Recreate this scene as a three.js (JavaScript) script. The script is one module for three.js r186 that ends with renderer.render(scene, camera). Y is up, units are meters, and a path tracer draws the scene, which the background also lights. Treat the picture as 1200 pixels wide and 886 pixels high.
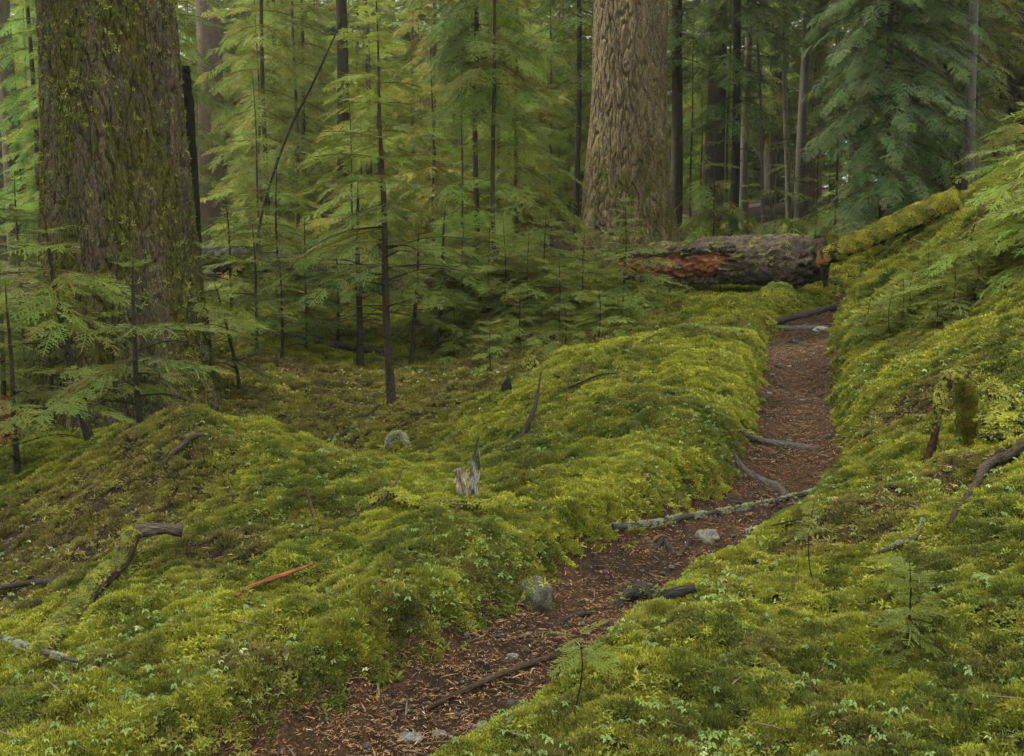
import * as THREE from 'three';
import { mergeGeometries, mergeVertices } from 'three/addons/utils/BufferGeometryUtils.js';
import { createNoise2D, createNoise3D } from 'simplex-noise';

// ---------------------------------------------------------------- camera, sky, sun, exposure
const EYE = 1.6, F = 1217, CX = 600, CY = 443, PITCH = THREE.MathUtils.degToRad(7);
const scene = new THREE.Scene();
const camera = new THREE.PerspectiveCamera(2 * THREE.MathUtils.radToDeg(Math.atan(CY / F)), 1200 / 886, 0.05, 400);
camera.position.set(0, EYE, 0); camera.rotation.set(-PITCH, 0, 0); scene.add(camera);
const renderer = new THREE.WebGLRenderer({ antialias: true });
renderer.setSize(1024, 756);
renderer.toneMapping = THREE.LinearToneMapping;
renderer.toneMappingExposure = 10.6;
renderer.shadowMap.enabled = true;
{ // an even overcast sky, brighter towards the zenith
  const w = 64, h = 32, d = new Float32Array(w * h * 4);
  for (let j = 0; j < h; j++) for (let i = 0; i < w; i++) {
    const el = Math.max(0, Math.sin(((j + .5) / h - .5) * Math.PI)), L = .23 + .28 * el, k = (j * w + i) * 4;
    d[k] = L * 1.0; d[k + 1] = L * 1.0; d[k + 2] = L * .93; d[k + 3] = 1;
  }
  const t = new THREE.DataTexture(d, w, h, THREE.RGBAFormat, THREE.FloatType);
  t.mapping = THREE.EquirectangularReflectionMapping; t.magFilter = t.minFilter = THREE.LinearFilter; t.needsUpdate = true;
  scene.background = t; scene.environment = t;
}
const sun = new THREE.DirectionalLight(new THREE.Color(1, .93, .78), 1.5);
sun.position.set(-24, 31, -13); sun.target.position.set(0, 0, -8);
sun.castShadow = true; sun.shadow.radius = 20; sun.shadow.mapSize.set(2048, 2048);
Object.assign(sun.shadow.camera, { left: -40, right: 40, top: 40, bottom: -40, near: 1, far: 120 });
scene.add(sun, sun.target);
scene.fog = new THREE.FogExp2(new THREE.Color(.9, 1, .86), .00035);

// ---------------------------------------------------------------- helpers
const V = (x, y, z) => new THREE.Vector3(x, y, z);
function rng(a) { return () => { a |= 0; a = a + 0x6D2B79F5 | 0; let t = Math.imul(a ^ a >>> 15, 1 | a); t = t + Math.imul(t ^ t >>> 7, 61 | t) ^ t; return ((t ^ t >>> 14) >>> 0) / 4294967296; }; }
const n2 = createNoise2D(rng(11)), n3 = createNoise3D(rng(12));
const clamp = (x, a = 0, b = 1) => Math.min(b, Math.max(a, x)), lerp = (a, b, t) => a + (b - a) * t;
const smooth = (a, b, x) => { const t = clamp((x - a) / (b - a)); return t * t * (3 - 2 * t); };
const fbm = (x, z, f, o = 3) => { let s = 0, a = 1, t = 0; for (let k = 0; k < o; k++) { s += a * n2(x * f + k * 17.3, z * f - k * 9.1); t += a; a *= .5; f *= 2.1; } return s / t; };
function ray(px, py) { const y = (CY - py) / F, c = Math.cos(PITCH), s = Math.sin(PITCH); return V((px - CX) / F, y * c - s, -y * s - c); }
function at(px, py, D) { const d = ray(px, py); return d.multiplyScalar(D / -d.z).add(V(0, EYE, 0)); }
const used = {};
function numbered(n) { used[n] = (used[n] ?? -1) + 1; return used[n] ? n + '_' + String(used[n]).padStart(3, '0') : n; }
function tag(o, label, category, group, kind) { if (label) o.userData.label = label; if (category) o.userData.category = category; if (group) o.userData.group = group; if (kind) o.userData.kind = kind; return o; }
function put(o, name) { o.name = numbered(name); scene.add(o); return o; }
function mesh(name, g, m, parent) { const o = new THREE.Mesh(g, m); o.name = name; o.castShadow = o.receiveShadow = true; if (parent) parent.add(o); return o; }
function thing(name, label, category, p, group) { const g = new THREE.Group(); put(g, name); g.position.copy(p); return tag(g, label, category, group); }

// ---------------------------------------------------------------- the lie of the land
// read from the photograph: pixel x, pixel y, distance along the view
const PATHPX = [[430, 870, 3.0], [560, 790, 3.4], [655, 730, 3.85], [730, 680, 4.3], [805, 640, 4.65], [880, 600, 5.1], [925, 555, 5.7], [930, 500, 6.55], [934, 450, 7.8], [936, 400, 9.7], [950, 374, 11.3], [995, 352, 13]];
const LAND = [
  [100, 800, 3.4], [200, 700, 4], [60, 660, 4.9], [40, 560, 6.4], [300, 620, 4.7], [300, 550, 5.6], [290, 497, 5.6], [180, 490, 5.7], [235, 487, 5.7], [400, 535, 5.35], [480, 570, 5.3], [130, 560, 5.5], [10, 880, 2.9], [200, 860, 3.0],
  [457, 470, 9.3], [500, 500, 8], [540, 560, 5.95], [420, 430, 11.6], [600, 430, 10.3], [300, 430, 10.4], [110, 490, 8.6], [360, 360, 15], [520, 380, 13], [660, 380, 12.5],
  [760, 480, 6.2], [800, 402, 8.2], [845, 362, 11.5], [700, 430, 7.9], [620, 500, 6.45], [680, 560, 5.4], [700, 600, 4.85], [560, 650, 4.4], [450, 720, 3.8], [330, 830, 3.1], [850, 440, 7.25], [830, 520, 5.8],
  [700, 860, 2.95], [900, 760, 3.4], [1100, 800, 2.9], [1190, 870, 2.4], [900, 690, 4], [1050, 650, 3.9], [1180, 600, 3.9], [1000, 560, 5.3], [1110, 540, 4.7], [1180, 500, 4.7], [1000, 450, 7.3], [1100, 420, 6.3], [1190, 400, 5.7],
  [1000, 382, 10.3], [1100, 330, 9], [1190, 260, 8], [1190, 300, 7.4], [1190, 210, 9.2], [1090, 262, 12.4], [1010, 335, 12.3], [870, 352, 13.2], [750, 350, 14.2], [735, 300, 17], [850, 285, 22], [960, 280, 22], [1060, 262, 17]];
const ANCHOR = [[-1.97, .08, -8], [-1.15, .08, -7.2], [-.74, .1, -7.7], [-2.5, .2, -7.8], [-1.6, .2, -9.4], [-.4, .18, -6.7], [-7, -.1, 2], [0, -.05, 2.5], [5, 1.3, 2], [-1, 0, -1], [2.2, .55, -1], [-8, -.2, -4], [-10, .1, -10], [-12, .7, -18], [-8, 1.1, -22], [-3, 1.2, -22], [-25, 2.2, -40], [0, 2.2, -40], [14, 4.2, -36], [6, 2.1, -26], [9, 3.4, -6], [13, 4.8, -12], [15, 4.6, -22], [-45, 4, -80], [0, 4, -80], [45, 9, -80], [40, 9, -20], [-45, 1, -10], [-30, 0, 25], [40, 8, 25]];
const CTL = [...PATHPX.map(a => at(...a)), ...LAND.map(a => at(...a)), ...ANCHOR.map(a => V(...a))];
const tps = (() => { // thin-plate surface through the points
  const n = CTL.length, m = n + 3, U = r2 => r2 < 1e-9 ? 0 : .5 * r2 * Math.log(r2), A = [];
  for (let i = 0; i < n; i++) { const r = new Float64Array(m + 1); for (let j = 0; j < n; j++) r[j] = U((CTL[i].x - CTL[j].x) ** 2 + (CTL[i].z - CTL[j].z) ** 2); r[i] += .05; r[n] = 1; r[n + 1] = CTL[i].x; r[n + 2] = CTL[i].z; r[m] = CTL[i].y; A.push(r); }
  for (let q = 0; q < 3; q++) { const r = new Float64Array(m + 1); for (let j = 0; j < n; j++) r[j] = q ? (q == 1 ? CTL[j].x : CTL[j].z) : 1; A.push(r); }
  for (let c = 0; c < m; c++) { let p = c; for (let r = c + 1; r < m; r++) if (Math.abs(A[r][c]) > Math.abs(A[p][c])) p = r; [A[c], A[p]] = [A[p], A[c]];
    for (let r = 0; r < m; r++) if (r != c && A[r][c]) { const f = A[r][c] / A[c][c]; for (let k = c; k <= m; k++) A[r][k] -= f * A[c][k]; } }
  const w = A.map((r, i) => r[m] / r[i]);
  return (x, z) => { let s = w[n] + w[n + 1] * x + w[n + 2] * z; for (let j = 0; j < n; j++) s += w[j] * U((x - CTL[j].x) ** 2 + (z - CTL[j].z) ** 2); return s; };
})();
const GX0 = -16, GZ0 = -34, GS = .12, GNX = Math.ceil(34 / GS), GNZ = Math.ceil(38 / GS), GRID = new Float32Array((GNX + 1) * (GNZ + 1));
for (let j = 0; j <= GNZ; j++) for (let i = 0; i <= GNX; i++) GRID[j * (GNX + 1) + i] = tps(GX0 + i * GS, GZ0 + j * GS);
function land(x, z) {
  const u = (x - GX0) / GS, v = (z - GZ0) / GS;
  if (u < 0 || v < 0 || u >= GNX || v >= GNZ) return tps(x, z);
  const i = u | 0, j = v | 0, a = u - i, b = v - j, k = j * (GNX + 1) + i;
  return (GRID[k] * (1 - a) + GRID[k + 1] * a) * (1 - b) + (GRID[k + GNX + 1] * (1 - a) + GRID[k + GNX + 2] * a) * b;
}
// the trail's middle line on the ground plan
const trailCurve = new THREE.CatmullRomCurve3([V(-3.2, 0, .6), V(-1.9, 0, -1.1), V(-1.05, 0, -2.2), ...PATHPX.map(a => at(...a).setY(0)), V(5.3, 0, -14.2), V(7.2, 0, -15.2), V(9.5, 0, -15.8)], false, 'centripetal');
const TN = 420, TP = trailCurve.getSpacedPoints(TN);
function trailAt(x, z) { // [distance with sign (+ right of the walker), how far along]
  let best = 1e9, k = 0;
  for (let i = 0; i <= TN; i += 6) { const d = (x - TP[i].x) ** 2 + (z - TP[i].z) ** 2; if (d < best) { best = d; k = i; } }
  const lo = Math.max(0, k - 6), hi = Math.min(TN, k + 6);
  for (let i = lo; i <= hi; i++) { const d = (x - TP[i].x) ** 2 + (z - TP[i].z) ** 2; if (d < best) { best = d; k = i; } }
  const a = TP[Math.max(0, k - 1)], b = TP[Math.min(TN, k + 1)];
  const s = (b.x - a.x) * (z - TP[k].z) - (b.z - a.z) * (x - TP[k].x);
  return [Math.sqrt(best) * Math.sign(s || 1), k / TN];
}
const halfWidth = (u, side) => .275 + .06 * smooth(.3, .7, u) + .05 * n2(u * 26 + side * 7, side * 3.3) + .025 * n2(u * 80, side * 9);
function edge(x, z) { if (x < -5 || x > 12 || z > 3 || z < -19) return 9; const [d, u] = trailAt(x, z); return Math.abs(d) - halfWidth(u, Math.sign(d)); } // metres outside the trail's rim
function ground(x, z, e = edge(x, z)) {
  const off = smooth(-.02, .3, e), near = 1 - smooth(14, 30, Math.hypot(x, z));
  let y = land(x, z) + off * near * (.055 * fbm(x, z, .9, 2) + .048 * fbm(x + 5, z, 2.2, 2) + .018 * n2(x * 5.7, z * 5.7) + .009 * n2(x * 12.5, z * 12.5)) + .004 * n2(x * 11, z * 11);
  if (e < 2) y += -.05 + .165 * smooth(-.05, .13, e) * (1 - .55 * smooth(.2, 1.1, e)) - .012 * smooth(.1, -.2, e);
  return y;
}
function normalAt(x, z) { const h = .03, a = ground(x - h, z), b = ground(x + h, z), c = ground(x, z - h), d = ground(x, z + h); return V(a - b, 2 * h, c - d).normalize(); }
function hit(px, py, from = 1.2, far = 45) { // where the sight line of a pixel meets the ground
  const d = ray(px, py); d.multiplyScalar(1 / -d.z);
  let a = from; for (let t = from; t < far; t += .05) { if (EYE + d.y * t < ground(d.x * t, -t)) { let lo = t - .05, hi = t; for (let k = 0; k < 12; k++) { const m = (lo + hi) / 2; EYE + d.y * m < ground(d.x * m, -m) ? hi = m : lo = m; } a = hi; return V(d.x * a, ground(d.x * a, -a), -a); } }
  return V(d.x * far, ground(d.x * far, -far), -far);
}
const under = (px, D) => { const d = ray(px, 443), x = d.x * D / -d.z; return V(x, ground(x, -D), -D); };

// ---------------------------------------------------------------- textures and materials
function dataTex(n, f, srgb, rep = 1) {
  const d = new Uint8Array(n * n * 4);
  for (let j = 0; j < n; j++) for (let i = 0; i < n; i++) { const c = f(i / n, j / n), k = (j * n + i) * 4; d[k] = clamp(c[0]) * 255; d[k + 1] = clamp(c[1]) * 255; d[k + 2] = clamp(c[2]) * 255; d[k + 3] = 255; }
  const t = new THREE.DataTexture(d, n, n, THREE.RGBAFormat); t.wrapS = t.wrapT = THREE.RepeatWrapping; t.magFilter = THREE.LinearFilter; t.minFilter = THREE.LinearMipmapLinearFilter; t.generateMipmaps = true; t.repeat.set(rep, rep);
  if (srgb) t.colorSpace = THREE.SRGBColorSpace; t.needsUpdate = true; return t;
}
// noise that closes on itself: walk two circles
const loop = (u, v, fu, fv, s = 0) => { const a = u * 6.2832, b = v * 6.2832; return n3(Math.cos(a) * fu + s, Math.sin(a) * fu + Math.cos(b) * fv, Math.sin(b) * fv - s * 2); };
const grain = dataTex(512, (u, v) => { const x = .62 + .16 * loop(u, v, 9, 9) + .16 * loop(u, v, 26, 26, 4) + .12 * loop(u, v, 60, 60, 9); return [x, x, x]; }, true);
const grainH = dataTex(512, (u, v) => { const x = .5 + .2 * loop(u, v, 14, 14, 2) + .2 * loop(u, v, 40, 40, 5); return [x, x, x]; });
const barkC = dataTex(512, (u, v) => { const x = .62 + .2 * loop(u, v, 12, 3) + .16 * loop(u, v, 30, 8, 4) + .1 * loop(u, v, 60, 50, 7); return [x, x * .985, x * .96]; }, true);
const barkH = dataTex(512, (u, v) => { const r = 1 - Math.abs(loop(u, v, 11, 2.4, 3)), q = 1 - Math.abs(loop(u, v, 24, 9, 8)); const x = .55 * r * r + .3 * q + .12 * loop(u, v, 60, 60, 1); return [x, x, x]; });
const woodM = new THREE.MeshPhysicalMaterial({ specularIntensity: .2, vertexColors: true, map: barkC, bumpMap: barkH, bumpScale: .012, roughness: .92 });
const smoothWoodM = new THREE.MeshPhysicalMaterial({ specularIntensity: .2, vertexColors: true, map: barkC, bumpMap: barkH, bumpScale: .004, roughness: .8 });
const stoneM = new THREE.MeshStandardMaterial({ vertexColors: true, map: grain, bumpMap: grainH, bumpScale: .006, roughness: .75 });
const soilM = new THREE.MeshPhysicalMaterial({ specularIntensity: .2, vertexColors: true, map: grain, bumpMap: grainH, bumpScale: .012, roughness: .95 });
const trailM = new THREE.MeshPhysicalMaterial({ specularIntensity: .2, vertexColors: true, map: grain, bumpMap: grainH, bumpScale: .014, roughness: .9 });
const mossM = new THREE.MeshPhysicalMaterial({ vertexColors: true, roughness: .9, specularIntensity: .25, side: THREE.DoubleSide });
const needleM = new THREE.MeshPhysicalMaterial({ vertexColors: true, roughness: 1, transmission: .5, thickness: 0, specularIntensity: .12, side: THREE.DoubleSide });
const leafM = new THREE.MeshPhysicalMaterial({ vertexColors: true, roughness: .55, specularIntensity: .5, side: THREE.DoubleSide });
const litterM = new THREE.MeshPhysicalMaterial({ specularIntensity: .2, vertexColors: true, roughness: .7, side: THREE.DoubleSide });

// ---------------------------------------------------------------- ground sheet and trail
const litterSpots = [[50, 640, .95], [140, 610, .55], [430, 490, 1.1], [375, 500, .8], [500, 462, 1.1], [560, 435, .9], [420, 450, 1.2], [690, 400, .5], [1010, 610, .28], [960, 640, .22], [770, 545, .0], [260, 640, .22], [290, 770, .15], [1060, 490, .35], [1150, 350, .5], [280, 470, .5], [330, 430, 1], [600, 400, 1.2], [760, 365, .5], [1130, 560, .2]].map(([x, y, r]) => [hit(x, y), r]);
function litterShare(x, z) { // brown needle litter showing through the moss
  let s = .55 * smooth(.28, .62, fbm(x + 31, z, .85, 3)) + .25 * smooth(.35, .6, fbm(x, z + 44, 3.1, 2));
  for (const [p, r] of litterSpots) { const d = Math.hypot(x - p.x, z - p.z); if (d < r * 1.5) s = Math.max(s, (.9 + .3 * n2(x * 6, z * 6)) * smooth(r * 1.3, r * .5, d + .25 * r * n2(x * 4, z * 4))); }
  return clamp(Math.max(s, .85 * smooth(14, 24, Math.hypot(x, z))));
}
{
  const NX = 420, NZ = 460, P = new Float32Array((NX + 1) * (NZ + 1) * 3), C = new Float32Array(P.length), UV = new Float32Array((NX + 1) * (NZ + 1) * 2), I = [];
  const wx = t => 2 + 12 * t + 120 * t ** 5, wz = t => 4 - 19 * t - 340 * Math.max(0, t - .35) ** 3.2;
  let k = 0, q = 0;
  for (let j = 0; j <= NZ; j++) for (let i = 0; i <= NX; i++) {
    const x = wx(i / NX * 2 - 1), z = wz(j / NZ), e = edge(x, z), y = ground(x, z, e) - .018 * smooth(.06, -.06, e) - .02 * smooth(.02, -.06, e), l = litterShare(x, z), v = .8 + .35 * n2(x * 3, z * 3);
    P[k] = x; P[k + 1] = y; P[k + 2] = z;
    C[k] = lerp(.045, .062, l) * v; C[k + 1] = lerp(.05, .042, l) * v; C[k + 2] = lerp(.012, .021, l) * v; k += 3; UV[q++] = x * .9; UV[q++] = z * .9;
    if (i < NX && j < NZ) { const a = j * (NX + 1) + i; I.push(a, a + 1, a + NX + 1, a + 1, a + NX + 2, a + NX + 1); }
  }
  const g = new THREE.BufferGeometry(); g.setAttribute('position', new THREE.BufferAttribute(P, 3)); g.setAttribute('color', new THREE.BufferAttribute(C, 3)); g.setAttribute('uv', new THREE.BufferAttribute(UV, 2)); g.setIndex(I); g.computeVertexNormals();
  tag(put(mesh('', g, soilM), 'forest_floor'), 'sloping forest floor of moss, soil and needle litter', 'ground', null, 'structure');
}
{
  const NU = 900, NV = 44, P = [], C = [], UV = [], I = [];
  for (let j = 0; j <= NU; j++) {
    const u = j / NU, c = trailCurve.getPointAt(u), t = trailCurve.getTangentAt(u), sx = -t.z, sz = t.x;
    for (let i = 0; i <= NV; i++) {
      const s = (i / NV * 2 - 1) * .5, x = c.x + sx * s, z = c.z + sz * s, e = edge(x, z);
      const bump = .012 * n2(x * 9, z * 9) + .008 * n2(x * 24, z * 24) + .004 * n2(x * 60, z * 60);
      P.push(x, ground(x, z, Math.min(e, 1)) + .006 + bump * smooth(.1, -.1, e) - .07 * smooth(.03, .13, e), z);
      const a = smooth(-.5, .5, fbm(x, z, 1.7, 3)), v = .75 + .3 * n2(x * 14, z * 14) + .2 * n2(x * 40, z * 40);
      C.push(lerp(.06, .115, a) * v, lerp(.037, .06, a) * v, lerp(.02, .027, a) * v); UV.push(x * 1.3, z * 1.3);
      if (i < NV && j < NU) { const b = j * (NV + 1) + i; I.push(b, b + 1, b + NV + 1, b + 1, b + NV + 2, b + NV + 1); }
    }
  }
  const g = new THREE.BufferGeometry(); g.setAttribute('position', new THREE.Float32BufferAttribute(P, 3)); g.setAttribute('color', new THREE.Float32BufferAttribute(C, 3)); g.setAttribute('uv', new THREE.Float32BufferAttribute(UV, 2)); g.setIndex(I); g.computeVertexNormals();
  tag(put(mesh('', g, trailM), 'path'), 'narrow trodden dirt trail winding uphill between mossy banks', 'path', null, 'structure');
}

// ---------------------------------------------------------------- shapes: tubes, tufts, sprays
// a tapering limb through points; disp(theta, s, position) pushes the skin out, paint(theta, s, position) gives its colour
function tube(pts, radii, { seg = 10, step = .04, disp, paint, rings, cap = true, flat = 1 } = {}) {
  const curve = pts.length > 2 ? new THREE.CatmullRomCurve3(pts, false, 'centripetal') : new THREE.LineCurve3(...pts), L = curve.getLength();
  const us = rings ?? Array.from({ length: Math.max(2, Math.ceil(L / step)) + 1 }, (_, i, a) => i / Math.max(2, Math.ceil(L / step)));
  const P = [], C = [], UV = [], I = []; let N = null, s0 = 0, prev = null;
  us.forEach((u, j) => {
    const c = curve.getPointAt(u), t = curve.getTangentAt(u);
    if (!N) { N = Math.abs(t.y) > .9 ? V(1, 0, 0) : V(0, 1, 0); }
    N.addScaledVector(t, -N.dot(t)).normalize(); const B = t.clone().cross(N), k = u * (radii.length - 1), q = Math.min(radii.length - 2, k | 0), r = lerp(radii[q], radii[q + 1], smooth(0, 1, k - q) * .5 + (k - q) * .5);
    const s = u * L;
    for (let i = 0; i <= seg; i++) {
      const th = (i % seg) / seg * Math.PI * 2, dir = N.clone().multiplyScalar(Math.cos(th) * flat).addScaledVector(B, Math.sin(th)), p0 = c.clone().addScaledVector(dir, r), p = disp ? p0.clone().addScaledVector(dir, disp(th, s, p0, r)) : p0;
      P.push(p.x, p.y, p.z); const col = paint ? paint(th, s, p0, r) : [.08, .065, .045]; C.push(...col); UV.push(i / seg * Math.max(.25, Math.round(r * 6.28 * 4) / 4) * 1.2, s * 1.2);
      if (i < seg && j < us.length - 1) { const a = j * (seg + 1) + i; I.push(a, a + 1, a + seg + 1, a + 1, a + seg + 2, a + seg + 1); }
    }
  });
  if (cap) for (const e of [0, us.length - 1]) {
    const c = curve.getPointAt(us[e]), b = P.length / 3; P.push(c.x, c.y, c.z); C.push(...C.slice(e * (seg + 1) * 3, e * (seg + 1) * 3 + 3)); UV.push(.5, .5);
    for (let i = 0; i < seg; i++) { const a = e * (seg + 1) + i; e ? I.push(a, a + 1, b) : I.push(a + 1, a, b); }
  }
  const g = new THREE.BufferGeometry(); g.setAttribute('position', new THREE.Float32BufferAttribute(P, 3)); g.setAttribute('color', new THREE.Float32BufferAttribute(C, 3)); g.setAttribute('uv', new THREE.Float32BufferAttribute(UV, 2)); g.setIndex(I); g.computeVertexNormals();
  // close the seam in the shading
  const n = g.attributes.normal; for (let j = 0; j < us.length; j++) { const a = j * (seg + 1), b = a + seg, x = n.getX(a) + n.getX(b), y = n.getY(a) + n.getY(b), z = n.getZ(a) + n.getZ(b), l = Math.hypot(x, y, z) || 1; n.setXYZ(a, x / l, y / l, z / l); n.setXYZ(b, x / l, y / l, z / l); }
  return g;
}
class Tri { // loose triangles with colours
  constructor() { this.P = []; this.C = []; }
  tri(a, b, c, col) { this.P.push(a.x, a.y, a.z, b.x, b.y, b.z, c.x, c.y, c.z); for (let k = 0; k < 3; k++) this.C.push(...col); }
  done() { const g = new THREE.BufferGeometry(); g.setAttribute('position', new THREE.Float32BufferAttribute(this.P, 3)); g.setAttribute('color', new THREE.Float32BufferAttribute(this.C, 3)); g.computeVertexNormals(); return g; }
}
// feather moss: a tuft of arching fronds, each with pairs of side leaves; about 4 cm
function mossTuft(seed, { fronds = 7, len = .045, pairs = 7, rise = .7, leaf = .011 } = {}) {
  const R = rng(seed), T = new Tri();
  for (let f = 0; f < fronds; f++) {
    const az = f / fronds * 6.283 + R() * .9, L = len * (.6 + .6 * R()), el = rise * (.5 + .8 * R()), d = V(Math.cos(az), 0, Math.sin(az)), side = V(-d.z, 0, d.x), root = V((R() - .5) * .024, -.008, (R() - .5) * .024), v = .75 + .5 * R();
    const P = t => root.clone().addScaledVector(d, L * t * (1 - .12 * t)).add(V(0, L * (el * t * 1.25 - el * .75 * t * t), 0));
    for (let k = 0; k < pairs; k++) {
      const t = .12 + .86 * k / pairs, p = P(t), q = P(Math.min(1, t + .13)), w = leaf * Math.sin(Math.PI * (.18 + .78 * t)) * (.8 + .5 * R());
      for (const s of [-1, 1]) { const tip = q.clone().addScaledVector(side, s * w).add(V(0, (R() - .6) * .006, 0)), c = v * (.85 + .4 * R()); T.tri(p, q, tip, [c, c, c]); }
    }
    const p = P(.85), q = P(1.12); T.tri(p.clone().addScaledVector(side, .0025), p.clone().addScaledVector(side, -.0025), q, [v * 1.2, v * 1.2, v]);
  }
  return T.done();
}
// short upright moss: little pointed shoots
function mossCushion(seed, n = 60, w = .035, h = .022) {
  const R = rng(seed), T = new Tri();
  for (let k = 0; k < n; k++) {
    const r = w * Math.sqrt(R()), a = R() * 6.283, b = V(Math.cos(a) * r, -.006, Math.sin(a) * r), az = R() * 6.283, s = V(Math.cos(az), 0, Math.sin(az)).multiplyScalar(.0028), lean = V((R() - .5) * .018 + b.x * .3, h * (.6 + .8 * R()), (R() - .5) * .018 + b.z * .3), c = .7 + .6 * R();
    const m = b.clone().addScaledVector(lean, .55), tip = b.clone().add(lean);
    T.tri(b.clone().add(s), b.clone().sub(s), m.clone().addScaledVector(s, 1.2), [c, c, c]); T.tri(m.clone().addScaledVector(s, 1.4), m.clone().addScaledVector(s, -1.4), tip, [c * 1.1, c * 1.1, c]);
  }
  return T.done();
}
// a flat hemlock spray of length 1 along +x: axis, side twigs, needles
function spray(seed, { pairs = 12, nl = .05, nw = .014, gap = .012, droop = .12, wide = .46, bare = 0 } = {}) {
  const R = rng(seed), T = new Tri(), wood = [.8, .55, .42];
  const axis = t => V(t, .03 * Math.sin(t * 3) - droop * t * t, .05 * Math.sin(t * 3.3 + seed));
  const ribbon = (f, n, w) => { for (let k = 0; k < n; k++) { const a = f(k / n), b = f((k + 1) / n), wa = w * (1 - .8 * k / n); for (const o of [V(0, wa, 0), V(0, 0, wa)]) { T.tri(a.clone().add(o), a.clone().sub(o), b, wood); T.tri(a.clone().add(o), b.clone().sub(o), b.clone().addScaledVector(o, .8), wood); } } };
  const needles = (f, L, from) => {
    const n = Math.max(3, Math.round(L * (1 - from) / gap));
    for (let k = 0; k <= n; k++) {
      const t = from + (1 - from) * k / n, p = f(t), d = f(Math.min(1.02, t + .05)).sub(f(t - .03)).normalize(), s = V(-d.z, 0, d.x).normalize(), fresh = t > .8 ? 1.25 : 1;
      for (const q of [-1, 1]) {
        const l = nl * (.7 + .5 * R()) * (t > .9 ? .75 : 1), tip = p.clone().addScaledVector(s, q * l * (t > .95 ? .35 : .9)).addScaledVector(d, l * (t > .95 ? .9 : .45)).add(V(0, (R() - .55) * l * .5, 0)), c = (.75 + .5 * R()) * fresh;
        T.tri(p.clone().addScaledVector(d, -nw / 2), p.clone().addScaledVector(d, nw / 2), tip, [c, c, c * .95]);
      }
    }
  };
  ribbon(axis, 6, .007);
  for (let i = 0; i < pairs; i++) for (const s of [-1, 1]) {
    const t = .07 + .88 * (i + .3 * R() + (s > 0 ? .4 : 0)) / pairs; if (t > .97 || R() < .17) continue;
    const L = wide * Math.pow(1 - t, .75) * smooth(-.15, .3, t) * (.45 + .8 * R()) + .05, a = (.75 + .4 * R()), p0 = axis(t), dz = .16 * (R() - .3), dr = (R() * .9 + .2) * droop;
    const tw = u => V(p0.x + Math.cos(a) * L * u + .1 * L * u * u, p0.y + dz * L * u - dr * L * u * u * 2, p0.z + s * Math.sin(a) * L * u);
    ribbon(tw, 2, .0035); needles(tw, L, bare * R());
    if (L > .22) for (let q = 0; q < 3; q++) { const u0 = .3 + .2 * q, m = tw(u0), s2 = q % 2 ? 1 : -1, l2 = L * .36 * (1.15 - u0), a2 = s * Math.PI / 2 * .65 + s2 * .8; const t2 = u => V(m.x + Math.cos(a2) * l2 * u, m.y - dr * l2 * u * u, m.z + Math.sin(a2) * l2 * u); needles(t2, l2, 0); }
  }
  needles(axis, 1, .1 + bare * .5);
  return T.done();
}
const tufts = [mossTuft(1, { fronds: 9, len: .042, pairs: 10, leaf: .0065, rise: .95 }), mossCushion(2, 90, .045, .03), mossTuft(3, { fronds: 11, len: .032, rise: 1.2, leaf: .006, pairs: 9 }), mossCushion(4, 70), mossTuft(5, { fronds: 9, len: .046, leaf: .0055, pairs: 11, rise: .8 })];
const fineSprays = [spray(21, { pairs: 12, nl: .027, nw: .009, gap: .0085, wide: .42 }), spray(22, { pairs: 11, nl: .026, nw: .009, gap: .0085, wide: .36, droop: .2 }), spray(23, { pairs: 11, nl: .028, nw: .009, gap: .0085, wide: .46, droop: .06 })];
const airySprays = [spray(24, { pairs: 11, nl: .026, nw: .008, gap: .012, bare: .5, droop: .22, wide: .42 }), spray(25, { pairs: 10, nl: .026, nw: .008, gap: .012, bare: .4, droop: .1 })];
const farSprays = [spray(31, { nl: .036, nw: .013, gap: .015, pairs: 11, droop: .16, wide: .44 }), spray(32, { nl: .034, nw: .013, gap: .015, pairs: 10, droop: .28, wide: .38 }), spray(33, { nl: .036, nw: .013, gap: .015, pairs: 10, droop: .08, wide: .48 })];
const boughs = [spray(41, { nl: .02, nw: .008, gap: .03, pairs: 15, droop: .1, wide: .13, bare: .3 })];

// copies of one small shape: list of {p, n (up), turn, s, c} or ready matrices
const _m = new THREE.Matrix4(), _q = new THREE.Quaternion(), UP = V(0, 1, 0);
function copies(name, geo, mat, list, parent) {
  const o = new THREE.InstancedMesh(geo, mat, list.length);
  list.forEach((e, i) => {
    if (e.m) o.setMatrixAt(i, e.m);
    else { _q.setFromUnitVectors(UP, e.n ?? UP).multiply(new THREE.Quaternion().setFromAxisAngle(UP, e.turn ?? 0)); o.setMatrixAt(i, _m.compose(e.p, _q, Array.isArray(e.s) ? V(...e.s) : V(e.s, e.s, e.s))); }
    o.setColorAt(i, new THREE.Color().setRGB(...e.c));
  });
  o.castShadow = o.receiveShadow = true; o.userData.kind = 'stuff';
  if (parent) { o.name = name; parent.add(o); } else put(o, name);
  return o;
}

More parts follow.
